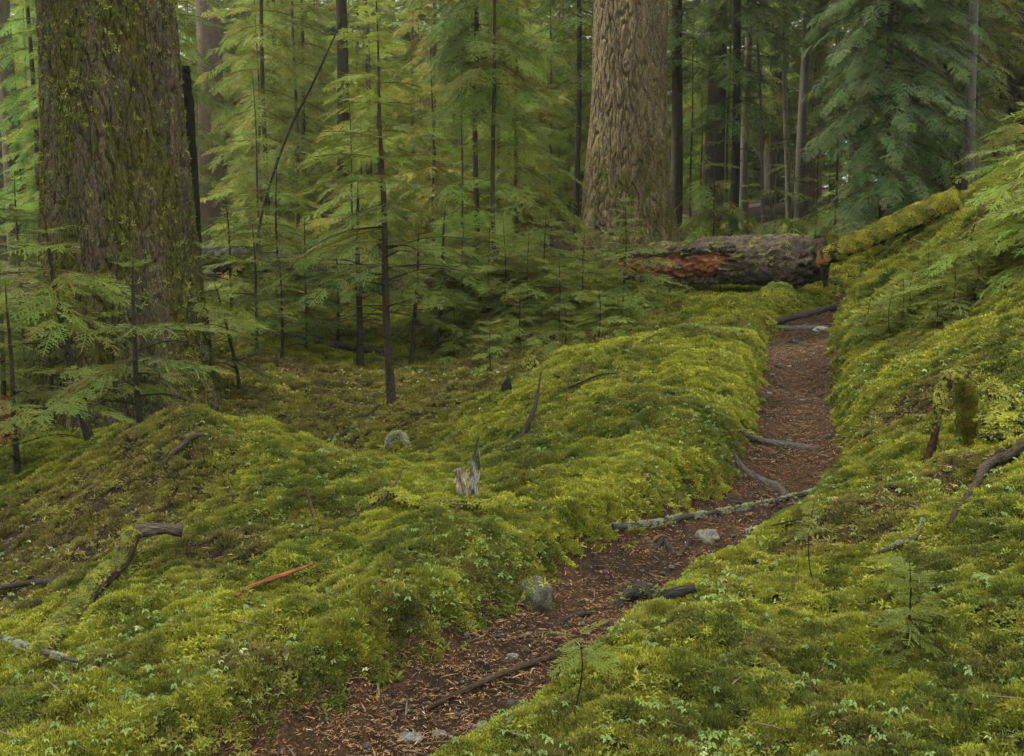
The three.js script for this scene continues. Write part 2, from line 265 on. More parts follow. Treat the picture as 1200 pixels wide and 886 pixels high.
// ---------------------------------------------------------------- what covers the ground
function mossColour(x, z, R, l) {
  const a = smooth(-.55, .55, .6 * fbm(x, z, .7, 2) + .4 * n2(x * 3.2 + 9, z * 3.2) + .35 * n2(x * 10, z * 10)), b = smooth(.1, .75, fbm(x - 20, z + 7, 1.6, 2)), v = .7 + .6 * R();
  let c = [lerp(.053, .166, a), lerp(.066, .174, a), lerp(.011, .018, a)];
  c = [lerp(c[0], .12, b * .35), lerp(c[1], .1, b * .35), lerp(c[2], .03, b * .35)];
  const k = .75 * l; return [lerp(c[0], .07, k) * v, lerp(c[1], .052, k) * v, lerp(c[2], .02, k) * v];
}
{
  const R = rng(101), lists = tufts.map(() => []);
  let tries = 0;
  while (tries++ < 1700000) {
    // denser near the eye, where the tufts are small in the world but large in the picture
    const r = 1.6 + 16.5 * Math.pow(R(), 1.55), a = (R() - .5) * 1.5, x = Math.sin(a) * r, z = -Math.cos(a) * r, s = lerp(.5, 1.5, smooth(3, 15, r));
    const dens = 1750 / (s * s) * (r < 1.9 ? .5 : 1), pdf = 1700000 / (1.5 * r * 16.5 * 1.55 * Math.pow(((r - 1.6) / 16.5), .55 / 1.55) + .001);
    if (R() > dens / pdf) continue;
    const e = edge(x, z); if (e < -.005 + .05 * n2(x * 9, z * 9) + .03 * n2(x * 27, z * 27)) continue;
    const l = litterShare(x, z); if (R() < l * .8) continue;
    const n = normalAt(x, z).lerp(UP, .35).normalize(), t = .45 * n2(x * 2.1 + 60, z * 2.1) + (R() - .5) * 1.7, kind = t > .2 ? 3 : t > -.1 ? 1 : t > -.4 ? 2 : t > -.65 ? 0 : 4;
    lists[kind].push({ p: V(x, ground(x, z, e) - .006 + .02 * R(), z), n, turn: R() * 6.283, s: s * (.7 + .6 * R()), c: mossColour(x, z, R, l) });
  }
  const names = ['feathery', 'deep upright', 'low dense', 'short upright', 'fine ferny'];
  lists.forEach((l, k) => tag(copies('moss', tufts[k], mossM, l), names[k] + ' green moss carpeting the banks beside the trail', 'moss', null, 'stuff'));
  console.log('moss', lists.map(l => l.length).join(' '));
}
{ // needles, chips and twigs on the trail and in the brown patches
  const R = rng(102), sliver = (() => { const T = new Tri(); const a = V(-.5, 0, -.055), b = V(-.45, 0, .06), c = V(.5, .03, .03), d = V(.48, .03, -.04), m = V(0, .07, .075), q = V(.02, .07, -.07); T.tri(a, b, m, [1, 1, 1]); T.tri(a, m, q, [1, 1, 1]); T.tri(q, m, c, [.9, .9, .9]); T.tri(q, c, d, [.9, .9, .9]); return T.done(); })();
  const list = [], cols = [[.17, .088, .034], [.105, .055, .024], [.24, .135, .06], [.06, .036, .02], [.135, .086, .046], [.085, .054, .032]];
  for (let k = 0; k < 150000; k++) {
    const u = Math.pow(R(), 1.5) * .8 + .1, c = trailCurve.getPointAt(Math.min(.97, u)), s = (R() - .5) * .9, t = trailCurve.getTangentAt(Math.min(.97, u)), x = c.x - t.z * s, z = c.z + t.x * s, e = edge(x, z); if (e > .03 || R() < .75 * smooth(-.1, .45, fbm(x + 3, z, 2.2, 2))) continue;
    const b = R() < .008 ? [.3, .27, .22] : cols[R() * 6 | 0], v = .7 + .6 * R(), L = R() < .012 ? .03 + .04 * R() : .006 + .014 * R();
    list.push({ p: V(x, ground(x, z, e) + .011 + .008 * R() + .012 * n2(x * 9, z * 9) + .008 * n2(x * 24, z * 24), z), n: V((R() - .5) * .5, 1, (R() - .5) * .5).normalize(), turn: R() * 6.283, s: [L, .012, Math.min(.035, L * (.8 + R()))], c: b.map(q => q * v) });
  }
  for (let k = 0; k < 60000; k++) {
    const r = 1.8 + 13 * Math.pow(R(), 1.5), a = (R() - .5) * 1.4, x = Math.sin(a) * r, z = -Math.cos(a) * r, e = edge(x, z); if (e < .03 || R() > litterShare(x, z) * .9 + .03) continue;
    const b = cols[R() * 6 | 0], v = .6 + .6 * R(), L = .01 + .025 * R();
    list.push({ p: V(x, ground(x, z, e) + .008 + .012 * R(), z), n: V((R() - .5) * .7, 1, (R() - .5) * .7).normalize(), turn: R() * 6.283, s: [L, .016, Math.min(.05, L * (.8 + R()))], c: b.map(q => q * v) });
  }
  const twigs = []; for (let k = 0; k < 900; k++) { const r = 2 + 12 * Math.pow(R(), 1.2), a = (R() - .5) * 1.3, x = Math.sin(a) * r, z = -Math.cos(a) * r, e = edge(x, z), l = .05 + .16 * R() * R(), v = .5 + .9 * R(); twigs.push({ p: V(x, ground(x, z, e) + .025, z), n: V((R() - .5) * .4, 1, (R() - .5) * .4).normalize(), turn: R() * 6.283, s: [l * .8, .04, .025 + .025 * R()], c: [.075 * v, .056 * v, .038 * v] }); }
  for (let k = 0; k < 260; k++) { const x = -1.2 + (R() - .5) * 3.4, z = -8.2 + (R() - .5) * 3, l = .1 + .3 * R() * R(), v = .5 + .9 * R(); twigs.push({ p: V(x, ground(x, z) + .02, z), n: V((R() - .5) * .6, 1, (R() - .5) * .6).normalize(), turn: R() * 6.283, s: [l, .05, .03 + .03 * R()], c: [.075 * v, .056 * v, .038 * v] }); }
  tag(copies('twig_litter', sliver, litterM, twigs), 'thin broken brown twigs scattered over moss and trail', 'twigs', null, 'stuff');
  tag(copies('needle_litter', sliver, litterM, list), 'reddish brown needle and bark chip litter strewn over the trail', 'litter', null, 'stuff');
  const pg = new THREE.IcosahedronGeometry(1, 1), pl = []; { const p = pg.attributes.position, w = new Float32Array(p.count * 3).fill(1); for (let i = 0; i < p.count; i++) { const q = V(p.getX(i), p.getY(i), p.getZ(i)), s = 1 + .3 * n3(q.x * 1.3, q.y * 1.3, q.z * 1.3); p.setXYZ(i, q.x * s, q.y * s * .6, q.z * s); } pg.setAttribute('color', new THREE.BufferAttribute(w, 3)); pg.computeVertexNormals(); }
  for (let k = 0; k < 700; k++) { const u = .12 + .75 * R(), c = trailCurve.getPointAt(u), s = (R() - .5) * .62, t = trailCurve.getTangentAt(u), x = c.x - t.z * s, z = c.z + t.x * s, e = edge(x, z); if (e > .02) continue; const g = .05 + .12 * R(), r = .005 + .012 * R() * R(); pl.push({ p: V(x, ground(x, z, e) + .01, z), turn: R() * 6, s: r, c: [g * 1.05, g, g * .95] }); }
  tag(copies('pebbles', pg, stoneM, pl), 'small grey pebbles half bedded in the trail', 'pebbles', null, 'stuff');
}
{ // little broad-leaved herbs among the moss
  const herb = (seed, leaves, len, w) => { const R = rng(seed), T = new Tri(); for (let k = 0; k < leaves; k++) { const a = k / leaves * 6.283 + R() * .5, d = V(Math.cos(a), 0, Math.sin(a)), s = V(-d.z, 0, d.x), o = V(0, .018, 0), r = q => .8 + .4 * R(), c = r(); const P = (t, y, k2) => o.clone().addScaledVector(d, len * t).addScaledVector(s, w * k2).add(V(0, y, 0)); const a0 = P(.05, 0, 0), b1 = P(.45, .006, 1), b2 = P(.45, .006, -1), m = P(.5, .001, 0), e = P(1, -.004, 0); for (const [x, y, z] of [[a0, b1, m], [a0, m, b2], [b1, e, m], [m, e, b2]]) T.tri(x, y, z, [c, c, c]); } T.tri(V(.001, 0, 0), V(-.001, 0, 0), V(0, .018, 0), [.7, .6, .4]); return T.done(); };
  const kinds = [herb(1, 3, .016, .006), herb(2, 4, .02, .0065), herb(3, 5, .018, .005)], L = kinds.map(() => []), R = rng(103);
  for (let k = 0; k < 30000; k++) {
    const r = 1.9 + 10 * Math.pow(R(), 1.2), a = (R() - .5) * 1.4, x = Math.sin(a) * r, z = -Math.cos(a) * r, e = edge(x, z); if (e < .01) continue;
    const rim = smooth(.45, .1, e), m = smooth(.05, .5, fbm(x + 70, z - 12, .9, 2)) + .5 * rim + (x > .8 ? .12 : 0); if (R() > m * .5 + .02) continue;
    const pale = R() < .03, v = .7 + .6 * R(), c = pale ? [.22, .26, .1] : R() < .02 ? [.22, .13, .05] : [.085 * v, .125 * v, .028 * v];
    L[R() * 3 | 0].push({ p: V(x, ground(x, z, e) + .012 + .015 * R(), z), n: V((R() - .5) * .7, 1, (R() - .5) * .7 + .15).normalize(), turn: R() * 6.283, s: (.45 + .5 * R()) * lerp(1, 1.6, smooth(4, 11, r)), c });
  }
  const nm = ['three leaved', 'four leaved', 'five leaved']; L.forEach((l, k) => tag(copies('ground_cover', kinds[k], leafM, l), 'tiny ' + nm[k] + ' green herbs scattered through the moss', 'herbs', null, 'stuff'));
}
// moss that grows on a piece of wood: tufts set on the skin of its shape
function mossOn(parent, geo, count, seed, keep, scale = 1.2, tint = [1, 1, 1], geoOf = 2) {
  const R = rng(seed), p = geo.attributes.position, n = geo.attributes.normal, I = geo.index.array, nt = I.length / 3, cum = new Float64Array(nt); let tot = 0; const A = V(), B = V(), C = V();
  for (let t = 0; t < nt; t++) { A.fromBufferAttribute(p, I[t * 3]); B.fromBufferAttribute(p, I[t * 3 + 1]); C.fromBufferAttribute(p, I[t * 3 + 2]); tot += B.sub(A).cross(C.sub(A)).length() / 2; cum[t] = tot; }
  const list = [], N = V();
  for (let k = 0; k < count; k++) {
    const q = R() * tot; let lo = 0, hi = nt - 1; while (lo < hi) { const m = lo + hi >> 1; cum[m] < q ? lo = m + 1 : hi = m; }
    let u = R(), v = R(); if (u + v > 1) { u = 1 - u; v = 1 - v; } const i = [0, 1, 2].map(j => I[lo * 3 + j]);
    A.fromBufferAttribute(p, i[0]); B.fromBufferAttribute(p, i[1]).sub(A); C.fromBufferAttribute(p, i[2]).sub(A); const P = A.clone().addScaledVector(B, u).addScaledVector(C, v); N.fromBufferAttribute(n, i[0]).normalize();
    const chance = keep(P, N); if (R() > chance) continue;
    const c = mossColour(P.x * 1.5 + P.y * 2, P.z * 1.5 + P.y, R, .1);
    list.push({ p: P.clone(), n: N.clone().lerp(UP, .15).normalize(), turn: R() * 6.283, s: scale * (.6 + .7 * R()), c: tint === 'lichen' ? [.22, .23, .15].map(x => x * (.7 + .6 * R())) : c.map((x, j) => x * tint[j]) });
  }
  return copies('moss', tufts[geoOf], mossM, list, parent);
}

// ---------------------------------------------------------------- the old trees
function ringsFor(H, dense, fine, coarse) { const L = []; let y = 0; while (y < H) { L.push(y / H); y += y < dense ? fine : coarse; } L.push(1); return L; }
function crownOf(parent, H, base, R, seed, opts) { // sprays round an upright stem; returns lists for each spray shape
  const { shapes, spacing = .2, per = 4, tint = [.055, .1, .032], droop = 0, stem = y => V(0, y, 0), vary = .35, lift = 1.15, minLen = .13, skip = 0, aim = null, topY = 1e9, flatY = 1, profile, unit = .4 } = opts;
  const rnd = rng(seed), lists = shapes.map(() => []), stems = [];
  const one = (p, d, len, c) => {
    const X = d.clone().normalize(), Z = X.clone().cross(UP).normalize().applyAxisAngle(X, (rnd() - .5) * .9), Y = Z.clone().cross(X).normalize();
    lists[rnd() * shapes.length | 0].push({ m: new THREE.Matrix4().makeBasis(X.clone().multiplyScalar(len), Y.multiplyScalar(len * flatY), Z.multiplyScalar(len * (.85 + .4 * rnd()))).setPosition(p), c });
  };
  for (let y = base; y < H - .03; y += spacing * (.6 + .8 * rnd())) {
    if (y > topY) break;
    const t = (y - base) / (H - base), prof = profile ? profile(t) : Math.pow(1 - t, .8) * (.55 + .45 * smooth(0, .25, t)), n = Math.max(2, Math.round(per * (.7 + .6 * rnd()))), a0 = rnd() * 6.283;
    for (let k = 0; k < n; k++) {
      if (rnd() < skip) continue;
      const a = a0 + k / n * 6.283 + (rnd() - .5) * .8, len = Math.max(minLen, R * prof * (.65 + .6 * rnd()) * (aim ? aim(a) : 1)), pitch = lerp(-.12 - droop, .55, t * t) + (rnd() - .5) * .35 * lift, d = V(Math.cos(a) * Math.cos(pitch), Math.sin(pitch), Math.sin(a) * Math.cos(pitch)), p = stem(y), v = 1 - vary / 2 + vary * rnd(), c = tint.map(q => q * v);
      if (len < unit * 1.15) { one(p, d, len, c); continue; }
      // a bough: its stem, and sprays to both sides and at its end
      const bow = u => p.clone().addScaledVector(d, len * u).add(V(0, -.17 * len * u * u - droop * .25 * len * u * u, 0)), m = Math.ceil(len / unit * 3.4), X = d.clone(), Z = X.clone().cross(UP).normalize(), Y = Z.clone().cross(X);
      stems.push({ m: new THREE.Matrix4().makeBasis(X.multiplyScalar(len), Y.multiplyScalar(len * (1 + droop * 2.5)), Z.multiplyScalar(len * .6)).setPosition(p), c });
      for (let q = 0; q < m; q++) { const u = .18 + .8 * (q + rnd() * .8) / m, s = q % 2 ? 1 : -1, dd = d.clone().applyAxisAngle(UP, s * (.95 - .75 * u * u) * (.6 + .6 * rnd())); dd.y -= (.1 + droop * .8) * (.4 + u) + (rnd() - .5) * .25; one(bow(u), dd, Math.min(unit * 1.25, unit * (1.15 - .45 * u) * (.7 + .5 * rnd())), c.map(z => z * (.85 + .3 * rnd()))); }
    }
  }
  if (stems.length) lists.push(stems);
  return [...shapes, boughs[0]].map((g, k) => lists[k]?.length ? copies(k < shapes.length ? 'crown' : 'boughs', g, needleM, lists[k], parent) : null);
}
function oldTree(px, D, rads, label, barkPaint, amp, furrow, seed, mossKeep, mossN, H, crown) {
  const b = under(px, D), t = thing('old_fir_tree', label, 'tree', b.clone().setY(b.y - .25));
  const g = tube([V(0, 0, 0), V(0, H * .33, 0), V(0, H * .66, 0), V(0, H, 0)], [1, 1], {
    seg: 400, rings: ringsFor(H, D > 12 ? 6.3 : 4.2, .022, .6), cap: false,
    disp: (th, s, p) => {
      let r = 1e9, i = 0; while (i < rads.length - 2 && s > rads[i + 1][0]) i++; r = lerp(rads[i][1], rads[i + 1][1], clamp((s - rads[i][0]) / (rads[i + 1][0] - rads[i][0])));
      const flare = smooth(1.5, 0, s) * .11 * Math.max(0, Math.sin(th * 5 + seed) + .5 * Math.sin(th * 3 + seed * 2)), c = Math.cos(th) * r, q = Math.sin(th) * r;
      const wob = .03 * n3(c * 1.2, s * .35, q * 1.2 + seed), w = .5 * n3(c * 5, s * 1.1, q * 5), f1 = 1 - Math.abs(n3(c * furrow + w, s * furrow * .16, q * furrow + seed)), f2 = 1 - Math.abs(n3(c * furrow * 2.1, s * furrow * .3, q * furrow * 2.1 + seed)), plates = n3(c * 10, s * 3, q * 10 - seed);
      return r - 1 + flare + wob + amp * (.25 - 1.9 * smooth(.76, .97, f1) - .9 * smooth(.82, .98, f2) + .4 * plates);
    },
    paint: (th, s, p) => barkPaint(Math.cos(th) * rads[0][1], s, Math.sin(th) * rads[0][1]),
  });
  mesh('trunk', g, woodM, t);
  mossOn(t, g, mossN, seed + 5, mossKeep, .6, [.75, .85, 1], 2);
  mossOn(t, g, mossN / 3, seed + 6, mossKeep, .65, [.8, .86, 1.3], 0);
  crown(t);
  return t;
}
const barkMix = (c1, c2, f, s1 = 7) => (x, y, z) => { const a = smooth(-.5, .5, n3(x * 3, y * .7, z * 3) + .5 * n3(x * s1, y * 2.5, z * s1)), m = f(x, y, z), v = .85 + .25 * n3(x * 22, y * 8, z * 22); return [0, 1, 2].map(k => lerp(lerp(c1[k], c2[k], a), [.14, .14, .03][k], m) * v); };
oldTree(146, 9.1, [[0, .98], [.5, .77], [1.3, .665], [2.6, .59], [4.2, .545], [26, .3]], 'massive old fir trunk furred with moss above the hollow, saplings at its foot',
  barkMix([.19, .165, .1], [.125, .112, .068], (x, y, z) => .85 * smooth(-.4, .35, n3(x * 1.4 + 3, y * .5, z * 1.4) + .6 * n3(x * 6, y * 3, z * 6))), .018, 11, 3.3,
  (p, n) => (p.y > 5 ? 0 : .12 + .75 * smooth(-.1, .5, n3(p.x * 1.6, p.y * .8, p.z * 1.6) + .5 * n3(p.x * 6, p.y * 4, p.z * 6)) + (n.x < -.5 ? .35 : 0) + .15 + smooth(1.4, .3, p.y) * .4), 36000, 27,
  t => crownOf(t, 27, 17, 3, 55, { shapes: farSprays, spacing: .9, per: 4, tint: [.05, .085, .03], droop: .15, unit: 1.5 }));
oldTree(733, 17, [[0, .92], [.6, .77], [1.6, .67], [3, .595], [5, .53], [30, .25]], 'tall straight old fir with clean furrowed grey brown bark behind the fallen log',
  barkMix([.32, .262, .152], [.225, .185, .105], (x, y, z) => .8 * smooth(2.4, .6, y + 1.1 * n3(x * 2, y * .6, z * 2) - 1.2 * smooth(.1, .7, x)) * smooth(-.35, .3, n3(x * 5, y * 2, z * 5))), .021, 10, 8.1,
  (p, n) => p.y > 5.5 ? 0 : clamp(.9 * smooth(2.3, .5, p.y - 1.6 * smooth(.1, .9, n.x)) * smooth(-.3, .4, n3(p.x * 4, p.y * 1.6, p.z * 4))), 16000, 30,
  t => crownOf(t, 30, 12, 4.2, 56, { shapes: farSprays, spacing: .9, per: 4, tint: [.05, .085, .03], droop: .15, unit: 1.5 }));

// ---------------------------------------------------------------- young trees
function bentStem(H, lean, bend, seed) { const r = rng(seed), a = r() * 6.28; return y => { const t = y / H; return V(lean[0] * t + bend * Math.sin(t * 3.1) * Math.cos(a) + .012 * H * .2 * Math.sin(t * 11 + a), y, lean[1] * t + bend * Math.sin(t * 3.1) * Math.sin(a)); }; }
const stemPaint = (c, mossy) => (th, s, p) => { const m = mossy * smooth(-.2, .4, n3(p.x * 9, p.y * 5, p.z * 9)), v = .8 + .3 * n3(p.x * 30, p.y * 9, p.z * 30); return [0, 1, 2].map(k => lerp(c[k], [.065, .07, .018][k], m) * v); };
function conifer(name, label, group, base, H, r0, o = {}) {
  const { lean = [0, 0], bend = .03, seed = 1, bark = [.075, .063, .046], mossy = .35, dead = 0, deadTo = .5, deadLen = .5, seg = 9, crowns = [], taper = .15, sink = .06, cut = 1 } = o;
  const t = thing(name, label, 'tree', base.clone().setY(base.y - sink), group), stem = bentStem(H, lean, bend, seed), pts = []; for (let k = 0; k <= 8; k++) pts.push(stem(H * cut * k / 8));
  mesh('trunk', tube(pts, [r0 * 1.35, r0, r0 * .88, r0 * .72, r0 * .5, r0 * taper], { seg, step: Math.max(.06, H / 60), paint: stemPaint(bark, mossy) }), smoothWoodM, t);
  if (dead) {
    const R = rng(seed + 77), gs = [];
    for (let k = 0; k < dead; k++) { const y = H * (.1 + (deadTo - .1) * R()), a = R() * 6.283, l = deadLen * (.3 + .9 * R()), p = stem(y), d = V(Math.cos(a), (R() - .35) * .5, Math.sin(a)); gs.push(tube([p, p.clone().addScaledVector(d, l * .5).add(V(0, .02, 0)), p.clone().addScaledVector(d, l).add(V(0, -.12 * l, 0))], [.006 + r0 * .08, .004, .0015], { seg: 4, step: l / 4, cap: false, paint: stemPaint([.07, .062, .05], .3) })); if (R() < .6) { const q = p.clone().addScaledVector(d, l * .55), d2 = d.clone().applyAxisAngle(UP, R() < .5 ? .7 : -.7); gs.push(tube([q, q.clone().addScaledVector(d2, l * .35)], [.003, .001], { seg: 4, step: l / 3, cap: false, paint: stemPaint([.07, .062, .05], .3) })); } }
    const b = mesh('bare_twigs', mergeGeometries(gs), smoothWoodM, t); b.userData.kind = 'stuff';
  }
  for (const c of crowns) crownOf(t, H, c.base, c.R, seed + 9, { stem, ...c });
  return t;
}
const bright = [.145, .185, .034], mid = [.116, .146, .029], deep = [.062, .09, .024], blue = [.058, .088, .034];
// sapling(x, y of the foot in the photograph, y of the tip, ...)
function sapling(name, label, px, py, tip, r0, R, base, tint, seed, o = {}) {
  const b = o.D ? under(px, o.D) : hit(px, py), D = -b.z, H = Math.max(.25, at(px, tip, D).y - b.y) + .06, wide = R;
  return conifer(name, label, o.group, b, H, r0, { seed, ...o, crowns: o.crowns ?? [{ base: H * base, R: wide, shapes: o.shapes ?? fineSprays, spacing: o.spacing ?? .13, per: o.per ?? 4, tint, droop: o.droop ?? .05, aim: o.aim, skip: o.skip ?? .1, unit: o.unit ?? .34 }] });
}
sapling('hemlock_sapling', 'mossy stemmed young hemlock in front of the massive trunk, flat top of sprays', 108, 518, 252, .03, .75, .62, bright, 201, { lean: [-.22, .1], mossy: .8, dead: 9, spacing: .11, per: 5 });
sapling('hemlock_sapling', 'thin straight young hemlock standing beside the hollow root wad', 217, 474, 236, .019, .62, .42, mid, 202, { dead: 10, spacing: .14 });
sapling('hemlock_sapling', 'young hemlock with sweeping curved foot beside the massive mossy trunk', 283, 461, 330, .018, .6, .6, mid, 203, { lean: [-.22, 0], bend: .05, dead: 3, spacing: .12 });
sapling('hemlock_sapling', 'spindly dark young hemlock rising from the root wad', 198, 440, 330, .018, .55, .5, deep, 204, { lean: [-.15, 0], dead: 8, spacing: .16 });
sapling('young_hemlock', 'tallest slim young hemlock in the hollow, dark stem bare of sprays below', 458, 470, 66, .034, 1.05, .42, mid, 205, { lean: [-.06, 0], skip: .22, dead: 30, deadTo: .55, deadLen: .8, spacing: .15, per: 5, mossy: .45, aim: a => Math.cos(a) < 0 ? 1.25 : .8 });
sapling('young_hemlock', 'dark stemmed young hemlock behind the tallest slim one in the hollow', 423, 432, 205, .036, .95, .5, deep, 206, { dead: 14, deadTo: .6, spacing: .17 });
sapling('young_hemlock', 'leaning slender young hemlock in the hollow between two dark stems', 480, 432, 262, .026, .7, .42, mid, 207, { lean: [.12, 0], dead: 8, spacing: .15 });
sapling('young_hemlock', 'short dark stemmed young hemlock at the far rim of the hollow', 515, 412, 240, .03, .8, .5, bright, 208, { lean: [.08, 0], dead: 8, spacing: .15 });
sapling('hemlock_sapling', 'bushy bright green hemlock sapling just before the tall straight old fir', 728, 374, 226, .014, .68, .06, bright, 209, { spacing: .085, per: 6, lean: [.03, 0] });
const thicket = [[685, 385, 262, .55, 1], [655, 395, 300, .55, 2], [620, 392, 270, .75, 3], [590, 400, 255, .7, 4], [560, 402, 300, .6, 5], [640, 378, 240, .8, 6], [575, 385, 240, .9, 7], [700, 398, 335, .38, 8], [545, 392, 250, .8, 9], [610, 408, 338, .4, 10], [530, 420, 345, .4, 11], [660, 410, 350, .35, 12]];
for (const [x, y, tp, R, k] of thicket) sapling('hemlock_sapling', (R > .65 ? 'broad ' : R < .42 ? 'dwarf ' : 'low bushy ') + (k % 3 ? 'bright green' : 'duller green') + ' hemlock sapling in the thicket behind the hollow', x, y, tp, .007 + R * .004, R * 1.25, .04, k % 3 ? bright : mid, 220 + k, { group: 'saplings of the thicket behind the hollow', spacing: .085, per: 6 });
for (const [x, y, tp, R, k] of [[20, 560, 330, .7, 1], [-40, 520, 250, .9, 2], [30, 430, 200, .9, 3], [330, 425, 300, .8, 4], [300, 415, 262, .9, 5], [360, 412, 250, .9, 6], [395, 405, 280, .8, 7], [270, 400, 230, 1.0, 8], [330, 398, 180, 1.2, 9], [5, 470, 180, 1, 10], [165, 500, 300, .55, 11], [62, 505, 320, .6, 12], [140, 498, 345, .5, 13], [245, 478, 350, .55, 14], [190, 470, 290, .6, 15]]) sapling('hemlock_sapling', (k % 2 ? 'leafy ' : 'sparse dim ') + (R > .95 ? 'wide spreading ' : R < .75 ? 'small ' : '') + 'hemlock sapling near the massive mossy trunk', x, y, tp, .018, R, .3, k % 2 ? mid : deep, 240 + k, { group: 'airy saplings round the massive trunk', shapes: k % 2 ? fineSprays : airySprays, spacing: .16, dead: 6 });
// seedlings on the right bank and beside the trail
for (const [x, y, tp, R, k] of [[1113, 378, 300, .22, 1], [1045, 398, 345, .2, 2], [1070, 372, 318, .2, 3], [1020, 395, 350, .16, 4], [1140, 352, 290, .25, 5], [1085, 350, 290, .25, 6], [1165, 330, 262, .3, 7], [1010, 410, 372, .14, 8], [1055, 385, 325, .2, 9], [1095, 395, 350, .18, 10]]) sapling('hemlock_seedling', 'knee high hemlock seedling on the mossy bank above the trail', x, y, tp, .004, R * 1.7, .12, k % 2 ? bright : mid, 260 + k, { group: 'seedlings on the mossy bank', spacing: .04, per: 4, sink: .02 });
sapling('hemlock_seedling', 'tiny hemlock seedling sprouting at the trail rim near the long stick', 670, 838, 795, .0025, .12, .55, bright, 281, { spacing: .03, per: 3, sink: .01 });
sapling('hemlock_seedling', 'tiny upright seedling in the moss beside the lichened fallen branch', 952, 678, 636, .0025, .09, .7, mid, 282, { spacing: .03, per: 3, sink: .01 });
sapling('hemlock_seedling', 'ankle high dark green fir seedling alone in the broad mossy bank', 1060, 768, 700, .004, .13, .1, mid, 283, { spacing: .035, per: 4, sink: .01 });
for (const [x, y, tp, k] of [[575, 440, 380, 1], [845, 345, 310, 2], [805, 348, 312, 3], [770, 352, 305, 4]]) sapling('hemlock_seedling', 'small hemlock seedling growing against the fallen log', x, y, tp, .006, .35, .1, mid, 290 + k, { group: 'seedlings against the fallen log', spacing: .07, per: 4, sink: .02 });

// ---------------------------------------------------------------- trees of the middle distance and the wood behind
// px of the stem, distance, stem width in px, tallness, where its sprays begin, their reach
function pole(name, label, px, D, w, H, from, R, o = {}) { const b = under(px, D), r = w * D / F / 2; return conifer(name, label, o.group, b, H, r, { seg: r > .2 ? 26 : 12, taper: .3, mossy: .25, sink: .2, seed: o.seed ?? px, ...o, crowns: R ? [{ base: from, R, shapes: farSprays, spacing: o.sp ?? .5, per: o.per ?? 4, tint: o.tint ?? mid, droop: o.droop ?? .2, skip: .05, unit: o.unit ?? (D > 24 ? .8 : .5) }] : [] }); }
const grey = [.17, .16, .135], brown = [.13, .095, .065], dark = [.085, .073, .056];
pole('mature_tree', 'pale grey barked tree in the misty wood, beside a mossy one of like girth', 7, 28, 21, 24, 9, 2.2, { bark: grey, tint: mid, sp: .9 });
pole('mature_tree', 'moss streaked pale tree standing close to a grey one in the misty wood', 29, 26, 19, 24, 10, 2.2, { bark: [.16, .15, .09], mossy: .6, sp: .9 });
pole('mature_tree', 'thick pale brown tree trunk hazy in the bright wood past the dead snag', 256, 34, 28, 28, 13, 3, { bark: [.2, .15, .115], mossy: .15, sp: 1 });
pole('mature_tree', 'slim brown trunk of a tall tree above the young hemlocks of the hollow', 405, 20, 13, 20, 8, 1.9, { bark: [.09, .066, .05], sp: .7, tint: mid });
pole('mature_tree', 'faint slim trunk far off in the bright misty wood', 343, 42, 12, 24, 10, 2, { bark: grey, sp: .9 });
{ const b = under(231, 14.5), H = at(231, 78, 14.5).y - b.y + .2; const t = thing('dead_snag', 'dark broken topped dead snag standing behind the massive mossy trunk', 'snag', b.clone().setY(b.y - .2)); mesh('trunk', tube([V(0, 0, 0), V(0, H * .5, 0), V(-.03, H, 0)], [.13, .11, .1, .1], { seg: 22, step: .05, disp: (th, s, p) => .02 * (1 - Math.abs(n3(p.x * 12, s * 2, p.z * 12))) + (s > H - .35 ? -.03 * (1 + n3(p.x * 9, s * 6, p.z * 9)) : 0), paint: stemPaint([.035, .028, .022], .25) }), woodM, t); }
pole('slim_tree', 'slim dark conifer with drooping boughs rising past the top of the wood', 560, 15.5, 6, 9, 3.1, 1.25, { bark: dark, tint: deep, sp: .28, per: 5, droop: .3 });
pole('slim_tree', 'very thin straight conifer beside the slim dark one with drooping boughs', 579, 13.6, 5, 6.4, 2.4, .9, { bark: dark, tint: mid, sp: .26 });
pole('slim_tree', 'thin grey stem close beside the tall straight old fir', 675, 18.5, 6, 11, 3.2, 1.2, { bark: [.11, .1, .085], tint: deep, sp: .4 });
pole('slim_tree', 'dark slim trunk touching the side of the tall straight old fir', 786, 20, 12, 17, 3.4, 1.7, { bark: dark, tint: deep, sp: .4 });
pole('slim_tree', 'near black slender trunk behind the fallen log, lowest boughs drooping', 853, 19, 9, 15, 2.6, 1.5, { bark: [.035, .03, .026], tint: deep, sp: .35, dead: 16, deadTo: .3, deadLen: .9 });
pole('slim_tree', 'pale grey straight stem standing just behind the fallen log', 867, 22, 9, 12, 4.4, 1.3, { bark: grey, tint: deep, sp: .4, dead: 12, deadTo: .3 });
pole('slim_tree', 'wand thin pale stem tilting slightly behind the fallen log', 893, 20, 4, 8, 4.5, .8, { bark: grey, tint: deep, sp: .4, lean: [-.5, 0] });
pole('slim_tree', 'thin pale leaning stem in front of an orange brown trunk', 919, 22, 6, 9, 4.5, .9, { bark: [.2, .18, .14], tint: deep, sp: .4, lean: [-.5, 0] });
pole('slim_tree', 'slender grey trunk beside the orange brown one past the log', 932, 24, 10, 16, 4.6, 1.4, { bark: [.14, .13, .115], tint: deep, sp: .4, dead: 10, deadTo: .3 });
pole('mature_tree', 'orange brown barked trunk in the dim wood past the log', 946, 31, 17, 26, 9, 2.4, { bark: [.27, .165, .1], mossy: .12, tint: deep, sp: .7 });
pole('slim_tree', 'slender dark trunk, innermost of three close stems above the mossy bank', 1088, 17, 9, 15, 4.5, 1.2, { bark: [.07, .06, .05], tint: deep, sp: .45, dead: 14, deadTo: .4 });
